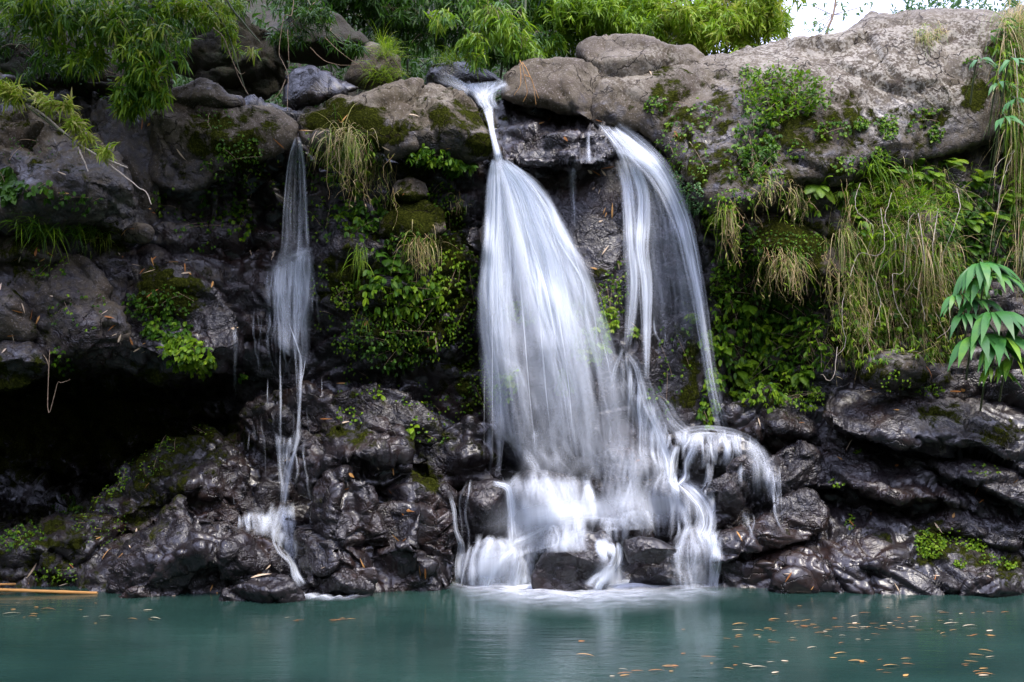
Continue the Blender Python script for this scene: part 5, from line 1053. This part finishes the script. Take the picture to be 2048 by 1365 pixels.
for x, y, rx, ry, n in [(1730,560,50,70,180),(1800,620,70,60,260),(1860,560,40,80,160),(1740,690,60,50,180),(1860,680,50,50,160),(1800,490,60,40,140),(1690,620,20,90,90)]:
    WF('narrow leaved herbs',x,y,rx,ry,n,size=(.05,.10),wide=.16,tint=(.25,.65),out=.14,prof=LANCE)
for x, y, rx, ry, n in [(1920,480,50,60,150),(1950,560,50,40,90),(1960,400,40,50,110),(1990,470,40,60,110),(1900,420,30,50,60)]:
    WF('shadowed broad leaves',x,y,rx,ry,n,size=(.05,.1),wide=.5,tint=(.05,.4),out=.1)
# ferns
for x, y, n, L, ti in [(1640,370,8,(.18,.3),(.35,.55)),(1625,395,5,(.15,.25),(.3,.5)),(1700,400,5,(.18,.3),(.3,.5)),(1705,440,4,(.2,.3),(.25,.45)),(1770,345,7,(.2,.35),(.25,.5)),(1830,345,6,(.2,.3),(.35,.55)),(1890,330,9,(.22,.38),(.4,.6)),(1860,355,6,(.2,.3),(.35,.5)),
    (1915,400,6,(.2,.35),(.25,.5)),(1960,365,7,(.2,.35),(.35,.55)),(1975,440,7,(.22,.36),(.35,.55)),(1935,445,5,(.18,.3),(.3,.5)),(2000,400,5,(.2,.3),(.3,.5)),(1945,500,4,(.2,.3),(.2,.4)),
    (1520,650,6,(.18,.3),(.2,.45)),(1570,690,6,(.18,.3),(.25,.5)),(1480,740,7,(.2,.3),(.35,.55)),(1620,640,5,(.18,.28),(.15,.35)),(1545,600,5,(.15,.25),(.1,.35)),(1440,700,5,(.15,.25),(.35,.5)),(1600,745,7,(.18,.3),(.3,.5)),(1500,610,5,(.15,.25),(.3,.5)),(1465,790,4,(.15,.25),(.35,.55)),
    (860,480,6,(.15,.28),(.15,.35)),(780,520,7,(.15,.28),(.1,.3)),(760,560,4,(.15,.2),(.15,.35)),(1020,760,5,(.15,.25),(.4,.55)),(825,855,4,(.1,.16),(.4,.55)),(760,790,3,(.1,.16),(.4,.55))]:
    fern('green fern', x, y, n, L, ti)
# left side
for x, y, rx, ry, n, s, ti in [(450,400,50,40,70,(.03,.06),(.2,.5)),(480,440,30,40,60,(.04,.07),(.3,.55)),(500,360,40,30,40,(.03,.05),(.2,.45)),(300,610,50,30,110,(.03,.06),(.1,.45)),(340,660,50,25,110,(.04,.08),(.2,.5)),(375,705,45,28,120,(.05,.09),(.35,.58)),(400,725,25,22,50,(.05,.09),(.4,.6)),
    (120,720,22,25,40,(.03,.05),(.3,.5)),(350,600,40,30,60,(.02,.04),(.2,.4)),(430,240,40,30,40,(.015,.03),(.2,.4)),(480,300,50,30,120,(.02,.04),(.2,.45)),(440,330,40,20,60,(.02,.04),(.2,.45)),(80,380,30,20,16,(.06,.1),(.1,.35)),(150,400,50,20,30,(.03,.06),(.1,.35)),(480,750,12,8,8,(.06,.08),(.2,.4)),(20,370,28,30,50,(.08,.15),(.05,.3)),
    (230,960,30,30,120,(.015,.03),(.3,.6)),(290,930,40,30,80,(.012,.025),(.3,.6)),(130,1020,40,35,170,(.02,.05),(.1,.35)),(150,1030,20,25,90,(.015,.03),(.3,.55)),(60,1070,30,25,80,(.015,.035),(.25,.5)),(20,1080,20,20,60,(.015,.035),(.2,.5)),(200,1050,60,40,110,(.012,.025),(.3,.55)),(110,1150,50,20,80,(.012,.03),(.3,.55)),(330,890,25,20,60,(.015,.03),(.35,.6)),(400,860,30,12,30,(.012,.025),(.35,.6)),
    (200,990,30,20,40,(.015,.03),(.4,.6)),(240,150,90,50,90,(.02,.05),(.05,.3)),(110,130,80,40,80,(.02,.05),(.05,.3)),(60,300,60,30,30,(.02,.03),(.1,.3))]:
    WF('sprigs of small leaves',x,y,rx,ry,n,size=s,wide=.5,tint=ti,out=.06,stems=2)
for x, y, rx, ry, n in [(1860,1090,32,28,300),(1950,1090,24,14,110),(1918,1128,12,8,50),(1985,1120,30,14,40),(2020,1130,14,10,50),(1672,966,14,5,30),(1700,1045,8,12,30),(1715,905,8,3,12),(1890,1075,60,20,40),(1970,940,40,12,20),(1790,760,30,20,40),(1860,780,30,12,50)]:
    WF('bright creeping patch',x,y,rx,ry,n,size=(.012,.028),wide=.8,tint=(.35,.62),out=.04,stems=0,name='creeping_plant')
# grass tufts
T_ = tuft
T_('green and straw tuft',690,275,40,170,(.3,.75),(.35,.85))
T_('green and straw tuft',740,320,35,130,(.3,.6),(.35,.85))
T_('hanging tuft of green grass',660,300,25,90,(.2,.5),(.35,.8))
T_('thick straw tuft',845,485,28,200,(.3,.5),(.55,.88),w=.008,side=.35)
T_('slender green tuft',725,510,8,60,(.3,.5),(.3,.6),side=.25)
T_('slender green tuft',730,640,6,24,(.2,.35),(.35,.65),side=.2)
T_('short straw tuft',920,400,15,40,(.15,.25),(.6,.95))
T_('olive grass mound',800,105,40,300,(.2,.4),(.4,.65),droop=1.6,up=.8,side=.7,w=.005)
T_('olive grass mound',780,150,45,260,(.15,.35),(.4,.65),droop=1.6,up=.7,side=.7,w=.005)
T_('olive grass mound',870,120,40,160,(.15,.35),(.4,.65),droop=1.6,up=.7,side=.7,w=.005)
T_('pale grass tuft',1845,75,16,150,(.2,.35),(.5,.85),w=.006)
T_('pale grass tuft',1875,70,10,70,(.15,.3),(.5,.85),w=.006)
T_('straw tuft',1590,385,16,90,(.25,.45),(.55,.9))
T_('straw tuft',1530,375,10,40,(.25,.4),(.5,.85))
T_('straw tuft under the slab',1560,520,45,230,(.25,.55),(.55,.95))
T_('straw tuft under the slab',1450,420,12,60,(.3,.6),(.6,.95))
T_('green and straw tuft',1680,470,10,70,(.5,.9),(.45,.85),side=.2)
for x, y, rx, n, L in [(1730,400,30,150,(.35,.8)),(1780,385,35,200,(.35,.9)),(1830,370,35,200,(.35,.8)),(1870,400,25,140,(.35,.8)),(1760,470,40,170,(.4,.9)),(1830,480,40,170,(.4,.9)),(1880,520,25,110,(.4,.8)),(1710,540,25,90,(.4,.8)),(1780,590,40,130,(.3,.7)),(1850,620,35,120,(.3,.6)),(1760,680,40,90,(.2,.4)),(1890,690,20,60,(.2,.35)),(1720,640,20,60,(.3,.5))]:
    T_('long green and straw grass', x, y, rx*1.5, int(n*1.5), L, (.42,.92), w=.0058, droop=5., ry=34, out=.6, group='hanging grass of the right bank')
for x, y, rx, n, L in [(2020,75,18,190,(.6,1.3)),(2050,60,25,190,(.8,1.9)),(2045,250,22,150,(.8,1.8)),(2015,180,14,90,(.5,1.1)),(2045,430,20,90,(.8,1.4)),(2110,80,40,150,(.8,1.9)),(2110,300,40,120,(.8,1.6))]:
    T_('long straw curtain', x, y, rx*1.2, int(n*2.2), L, (.35,.92), w=.0065, side=.22, ry=40, out=.6, droop=5., group='hanging straw at the right edge')
T_('shadowed grass tuft',130,455,60,240,(.25,.5),(.15,.6),droop=2.5,side=.6)
T_('shadowed grass tuft',60,440,30,70,(.2,.4),(.15,.5),droop=2.,side=.6)
T_('grass tuft',190,470,30,100,(.2,.4),(.3,.75),droop=3.)
T_('small tuft of reddish straw',1085+270,270,10,26,(.08,.16),(.6,1.))
T_('tiny tuft',1950,345,10,30,(.15,.3),(.35,.6),droop=2)
T_('long drooping green blades',1750,330,20,60,(.25,.45),(.35,.5),w=.012,droop=2)
# bare roots and stems over the right bank
def roots(what, lines, mat=PALETWIG, r=.008):
    mb = MB(); P0 = None
    for ln in lines:
        P = []
        for x, y in ln:
            h, nn = hit(x, y)
            if h is not None: P.append(h+np.array([0, -.3, 0]))
        if len(P) > 2:
            P = np.array(P); P[:, 1] = np.minimum(P[:, 1], np.median(P[:, 1])+.15); Q = bez(P, 30); Q = Q+np.cumsum(rng.normal(size=Q.shape)*.004, 0); mb.tube(Q, np.linspace(r*.6, r*.3, 30), .5, 5)
    if mb.n: tag(mb.build('vine', mat), what, 'vine', 'vines on the right bank')
roots('tangle of pale vine stems down the grassy bank', [[(1790,470),(1785,540),(1760,570),(1770,620),(1790,660)],[(1810,440),(1820,510),(1815,560),(1850,600),(1865,650),(1840,680)],[(1740,430),(1745,500),(1700,515),(1680,560)],[(1850,430),(1835,500),(1845,560),(1870,610)],[(1800,570),(1815,610),(1820,650)]])
roots('several pale wiry stems looping over the middle of the grassy bank', [[(1700,380),(1690,430),(1720,470),(1700,520)],[(1760,400),(1752,450),(1775,500),(1742,545)],[(1870,400),(1880,470),(1860,520),(1885,580)],[(1820,420),(1790,480),(1810,530),(1780,600)],[(1720,560),(1740,600),(1730,660)],[(1830,600),(1850,640),(1880,690)]], r=.006)
roots('crooked pale stem running down to the cracked slab', [[(1670,590),(1665,640),(1672,690),(1660,715)],[(1715,650),(1712,690),(1700,720)],[(1655,700),(1650,740),(1625,755)]])
roots('pale bare stem under the overhang', [[(2030,290),(1990,325),(1960,350),(1950,375)],[(1995,320),(1985,380),(1975,440)]])
roots('long pale stems hanging down the right edge', [[(2010,280),(2020,380),(2040,470),(2030,600),(2045,690)],[(2040,260),(2035,400),(2020,500),(2040,650)],[(2000,120),(2012,240),(2005,330)]], r=.006)
def tangle(what, cx, cy, rx, ry, n, L=(.4, 1.2), tint=(.72, .95), green=.2, out=.16, group='tangled dry vines'):
    """dry stems hanging in loops and kinks off the wall"""
    mb = MB(); m0 = None
    for _ in range(n):
        h, nn = hit(cx+U_(-rx, rx), cy+U_(-ry, ry))
        if h is None: continue
        if m0 is None: m0 = h[1]
        if abs(h[1]-m0) > .6: continue
        l = U_(*L); k = max(8, int(l/.045)); s = np.linspace(0, 1, k); o_ = U_(.02, out)
        P = h+np.stack([np.cumsum(rng.normal(size=k))*.012+np.sin(s*U_(2, 9)+U_(0, 6))*U_(.01, .06), -o_*np.sin(np.clip(s*2.2, 0, 1.57))-.02+rng.normal(size=k)*.008, -s*l+np.cumsum(rng.normal(size=k))*.006], 1)
        mb.tube(P, np.linspace(U_(.0018, .004), .0012, k), U_(.3, .5) if rng.rand() < green else U_(*tint), 3)
        j = rng.randint(1, k-1, max(1, k//4))            # withered leaves along the stem
        mb.blades(P[j], rng.normal(size=(len(j), 3))*[1, .5, .6]-[0, .2, .5], U_(.03, .09, len(j)), U_(.005, .012, len(j)), 1., U_(.45, .92, len(j)), LANCE)
    if mb.n: planted(mb.build('dry_vine', LEAF), what, 'vine', group, cx, cy)
for x, y, rx, ry, n, L in [(1720,400,40,50,60,(.4,1.1)),(1780,400,40,50,80,(.4,1.3)),(1840,390,40,50,80,(.4,1.3)),(1880,430,25,50,50,(.4,1.2)),(1750,520,50,50,70,(.3,1.)),(1840,540,50,50,70,(.3,1.)),(1700,560,20,50,40,(.4,.9)),(1800,650,60,40,50,(.2,.5)),
    (2025,90,25,40,90,(.8,1.9)),(2035,260,20,60,80,(.8,1.7)),(2030,430,20,60,60,(.6,1.3)),(1560,510,50,20,60,(.2,.6)),(1455,420,14,30,30,(.3,.8)),(1590,380,20,20,30,(.3,.5)),(700,300,45,40,60,(.3,.8)),(770,340,30,40,30,(.2,.6)),(845,485,25,20,40,(.2,.5)),(1530,340,30,40,30,(.2,.5)),(1640,640,40,60,30,(.2,.5)),(1655,500,14,30,25,(.3,.8))]:
    tangle('tangle of dry vine', x, y, rx, ry, n, L)
# ---- ginger
def ginger(what, fans):
    e = empty('ginger_plant', W(*fans[0][:3])+np.array([0, .35, -.3])); lb = MB(); sb = MB()
    for px, py, Y, n, L, spread, ti in fans:
        O = W(px, py, Y); s = np.linspace(0, 1, 14)[:, None]; b = O+np.array([.12, .45, -.45])
        sb.tube((1-s)**2*b+2*s*(1-s)*(O+[.05, .15, .25])+s*s*O, np.linspace(.011, .006, 14), .4, 6)
        a = np.linspace(-1, 1, n); k = 5
        D = np.stack([np.sin(a*spread), -.55+U_(-.2, .2, n), .35*np.cos(a*spread)-.25], 1)
        lw = U_(.8, 1.1, n)*L
        lb.blades(np.repeat(O[None], n, 0)+np.stack([a*.04, 0*a, -np.abs(a)*.03], 1), D, lw, lw*.17, 1.9, U_(ti[0], ti[1], n), np.array([.12, .6, .95, 1., .9, .65, .3, .03]), up=rng.normal(size=(n, 3))*.25+[0, -.5, .8])
    lb.build('leaves', BROAD, e); sb.build('stems', CULM, e); return tag(e, what, 'ginger plant', 'ginger plants')
ginger('large glossy ginger plant with drooping leaf fans below the overhang', [(1965,528,9.2,17,.55,1.6,(.3,.6)),(1980,548,9.15,12,.55,.9,(.3,.6)),(1918,588,9.15,9,.4,1.1,(.3,.6)),(1930,628,9.1,10,.42,1.,(.3,.65)),(1950,600,9.15,7,.4,.9,(.2,.5))])
ginger('lower ginger plant with yellowing leaves at the right edge', [(1988,625,8.95,14,.6,1.2,(.3,.6)),(1955,670,8.95,13,.55,1.,(.3,.6)),(2005,675,8.9,14,.6,1.2,(.35,.8)),(2025,715,8.9,10,.42,1.,(.5,1.)),(2050,640,9.0,10,.5,1.2,(.2,.5)),(1985,735,8.9,7,.3,1.,(.5,.9))])
ginger('small ginger shoots climbing the straw curtain', [(2025,120,9.6,8,.3,1.3,(.3,.6)),(2000,165,9.6,6,.25,1.2,(.3,.6)),(2030,200,9.6,7,.3,1.1,(.3,.5)),(1960,118,9.7,6,.22,1.3,(.2,.45)),(2010,235,9.5,6,.28,.8,(.3,.5))])

# ---- floating poles
def pole(what, a, b, r):
    A_ = W(*a); B_ = W(*b); mb = MB(); s = np.linspace(0, 1, 24)[:, None]; P = A_*(1-s)+B_*s
    R = r*(1+.18*(np.abs((np.arange(24) % 6)-0) < .5)); mb.tube(P, R, .45, 8)
    for k in (0, -1):
        mb.add(np.repeat(P[k:k+1] if k == 0 else P[-1:], 4, 0)+np.array([[0, r, 0], [0, 0, r], [0, -r, 0], [0, 0, -r]])*.95, [[0, 1, 2, 3]], .7)
    tag(mb.build('bamboo_pole', LITTER), what, 'pole', 'dead bamboo poles in the pool')
pole('long dead orange bamboo pole floating at the mouth of the cave', (-120,1176,8.75), (195,1187,8.8), .018)
pole('shorter dead bamboo pole behind the long one', (-100,1172,9.1), (58,1168,9.15), .013)

# ---- fallen leaves
def leafmesh(L, w, bend):
    mb = MB(); mb.blades([[-L/2, 0, 0]], [[1, 0, .25*bend]], L, w, bend*.5, .5, LANCE, up=(0, 0, 1)); V = np.concatenate(mb.V); Q = np.concatenate(mb.Q); return V, Q
PROT = []
for k, (L, w, b) in enumerate([(.14,.016,1.),(.11,.015,.6),(.17,.018,1.3),(.09,.02,.4),(.13,.012,.2),(.07,.03,.3)]):
    V, Q = leafmesh(L, w, b)
    for t in (.15, .5, .9): PROT.append(mesh_data('fallen_leaf', V, Q, LITTER, attrs={'tint': np.full(len(V), t)}))
def fallen(px, py, kind=None, floatp=False, ang=None):
    if floatp:
        Y = H*F/(py-HZ); p = Vector(((px-1024)/F*Y, Y, .006)); n = Vector((rng.normal()*.03, rng.normal()*.03, 1)).normalized()
        if PILE_front(px, py, Y): return
    else:
        h, nn = hit(px, py)
        if h is None: return
        n = Vector(nn); p = Vector(h)+n*.012
    me = PROT[rng.randint(len(PROT)) if kind is None else kind]; o = bpy.data.objects.new('fallen_leaf', me); COL.objects.link(o)
    t = Vector((1, 0, 0)); x = t-n*t.dot(n); x.normalize(); y = n.cross(x); a = U_(0, 6.28) if ang is None else ang
    if floatp: a = rng.normal()*.25
    x2 = x*math.cos(a)+y*math.sin(a); y2 = n.cross(x2)
    from mathutils import Matrix
    s = U_(.45, 1.3)*(.75 if floatp else 1.); M = Matrix((x2*s, y2*s, n*s)).transposed().to_4x4(); M.translation = p; o.matrix_world = M
    if floatp: FLO.append((px, py, o))
    else: planted(o, 'fallen bamboo leaf', 'fallen leaf', 'fallen leaves on the rocks', px, py)
FLO = []
def PILE_front(px, py, Y):
    h, _ = hit(px, py); return h is not None and h[1] < Y
for x, y in [(655,842),(695,845),(858,874),(548,505),(542,510),(580,683),(568,510),(1186,375),(1190,350),(1208,345),(1196,380),(1214,340),(1178,345),(1206,420),(1212,428),(1222,425),(1200,440),(1290,440),(1186,540),(1235,535),(1215,505),(1297,960),(1278,925),(1265,650),
    (30,520),(40,515),(75,508),(85,515),(100,505),(5,575),(38,625),(48,620),(58,628),(25,668),(28,675),(8,705),(80,640),(108,595),(85,722),(208,625),(215,640),(225,655),(232,670),(240,680),(260,685),(278,698),(285,700),(290,690),(238,512),(245,515),(270,535),(285,540),(310,525),(305,515),(300,545),(345,528),(375,545),(365,540),(378,550),(420,570),(470,655),(375,520),(308,590),
    (245,490),(255,465),(180,245),(165,262),(150,130),(155,140),(210,125),(285,248),(300,250),(365,308),(120,350),(125,385),(100,395),(250,465),(262,458),(300,420),(310,425),
    (690,235),(683,240),(620,262),(630,275),(640,270),(650,280),(775,300),(830,230),(806,390),(838,330),(895,300),(560,330),(500,395),(505,510),(520,500),(560,285),(612,265),
    (680,765),(735,650),(750,645),(860,690),(870,690),(700,950),(785,940),(760,940),(695,975),(780,985),(815,1022),(808,1030),(822,1025),(792,1060),(795,1080),(806,1085),(645,1135),(725,1130),(850,1150),(840,1140),(538,1135),(432,1190),(520,1145),(525,1150),(575,920),(450,775),
    (195,1080),(198,1075),(240,1110),(245,1105),(215,1105),(265,1095),(270,1058),(300,975),(305,990),(250,1050),(142,1132),(130,1168),(350,1190),(430,1170),(60,1140),
    (1480,1075),(1745,1025),(1700,1048),(1880,1055),(1910,1030),(1790,1173),(1868,1160),(1872,1155),(1975,1150),(1625,1175),(1572,1145),(1580,1158),(1745,778),(1740,785),(1792,820),(1905,780),(1925,782),(1700,900),(1610,830),(1600,850),(1795,935),(1950,990),(1960,1000),(2030,962),(1900,915),(1520,850),(1680,920),(1860,750),(1350,270),(1305,150),(1200,240),(1100,240),(1085,245),(1130,280),(1285,290)]:
    fallen(x+U_(-4, 4), y+U_(-4, 4))
for x, y, n, sx, sy in [(1620,1255,12,60,10),(1560,1275,10,70,12),(1750,1250,12,60,8),(1850,1245,10,60,8),(1900,1260,10,70,12),(1960,1225,8,60,10),(1700,1275,8,60,14),(1640,1320,6,80,15),(1800,1330,8,100,20),(1960,1310,8,60,25),(1300,1340,4,60,10),(1400,1310,5,60,20),(1240,1352,3,20,4),(1330,1335,3,15,8),(1480,1260,7,70,18),(1560,1245,5,50,12),(1980,1350,5,50,8),(1700,1225,5,120,10),(1480,1340,4,80,15),
    (100,1215,8,80,12),(200,1230,5,60,14),(300,1240,3,40,8),(680,1240,4,60,5),(600,1240,4,80,5),(60,1240,3,40,8),(1150,1300,2,60,20)]:
    for _ in range(n): fallen(min(2046, max(2, x+rng.normal()*sx*.7)), min(1362, max(1197, y+rng.normal()*sy*.7)), floatp=True)

# ------------------------------------------------------------------ labels that single each plant and leaf out
ORD = ['first','second','third','fourth','fifth','sixth','seventh','eighth','ninth','tenth','eleventh','twelfth','thirteenth','fourteenth','fifteenth','sixteenth','seventeenth','eighteenth','nineteenth','twentieth']
def ordn(i): return ORD[i] if i < 20 else '%d%s' % (i+1, 'st' if (i+1) % 10 == 1 else 'nd' if (i+1) % 10 == 2 else 'rd' if (i+1) % 10 == 3 else 'th')
bk = {}
for rec in PLANTED:
    o, what, cat, grp, px, py = rec
    j = min(range(len(LAND)), key=lambda k: (LAND[k][0]-px)**2+(LAND[k][1]-py)**2); bk.setdefault((what, j), []).append(rec)
for (what, j), rr in bk.items():
    rr.sort(key=lambda r: r[4])
    for i, (o, w_, cat, grp, px, py) in enumerate(rr):
        lab = what+' '+LAND[j][2]
        if len(rr) > 1: lab = (ordn(i)+'-from-left ' if i else 'leftmost ')+what+' '+LAND[j][2]
        tag(o, lab, cat, grp)
FLO.sort(key=lambda f: f[0])
zones = [(0,420,'near the cave'),(420,1100,'before the falls'),(1100,1450,'in the middle of the pool'),(1450,1620,'before the very large wrinkled rock'),(1620,1760,'right of the middle of the leaf drift'),(1760,1900,'in the right part of the leaf drift'),(1900,2100,'at the right end of the pool')]
for a, b, z in zones:
    ff = [f for f in FLO if a <= f[0] < b]
    for nm, sel in (('far', [f for f in ff if f[1] < 1260]), ('near', [f for f in ff if f[1] >= 1260])):
        for i, (x, y, o) in enumerate(sel):
            tag(o, ('leftmost' if i == 0 else ordn(i))+' %s leaf floating ' % nm+z+('' if i == 0 else ', from the left'), 'fallen leaf', 'fallen leaves floating on the pool')

for o in bpy.data.objects:
    if 'label' in o and len(o['label'].replace('-', ' ').split()) > 16: print('LONG', o['label'])
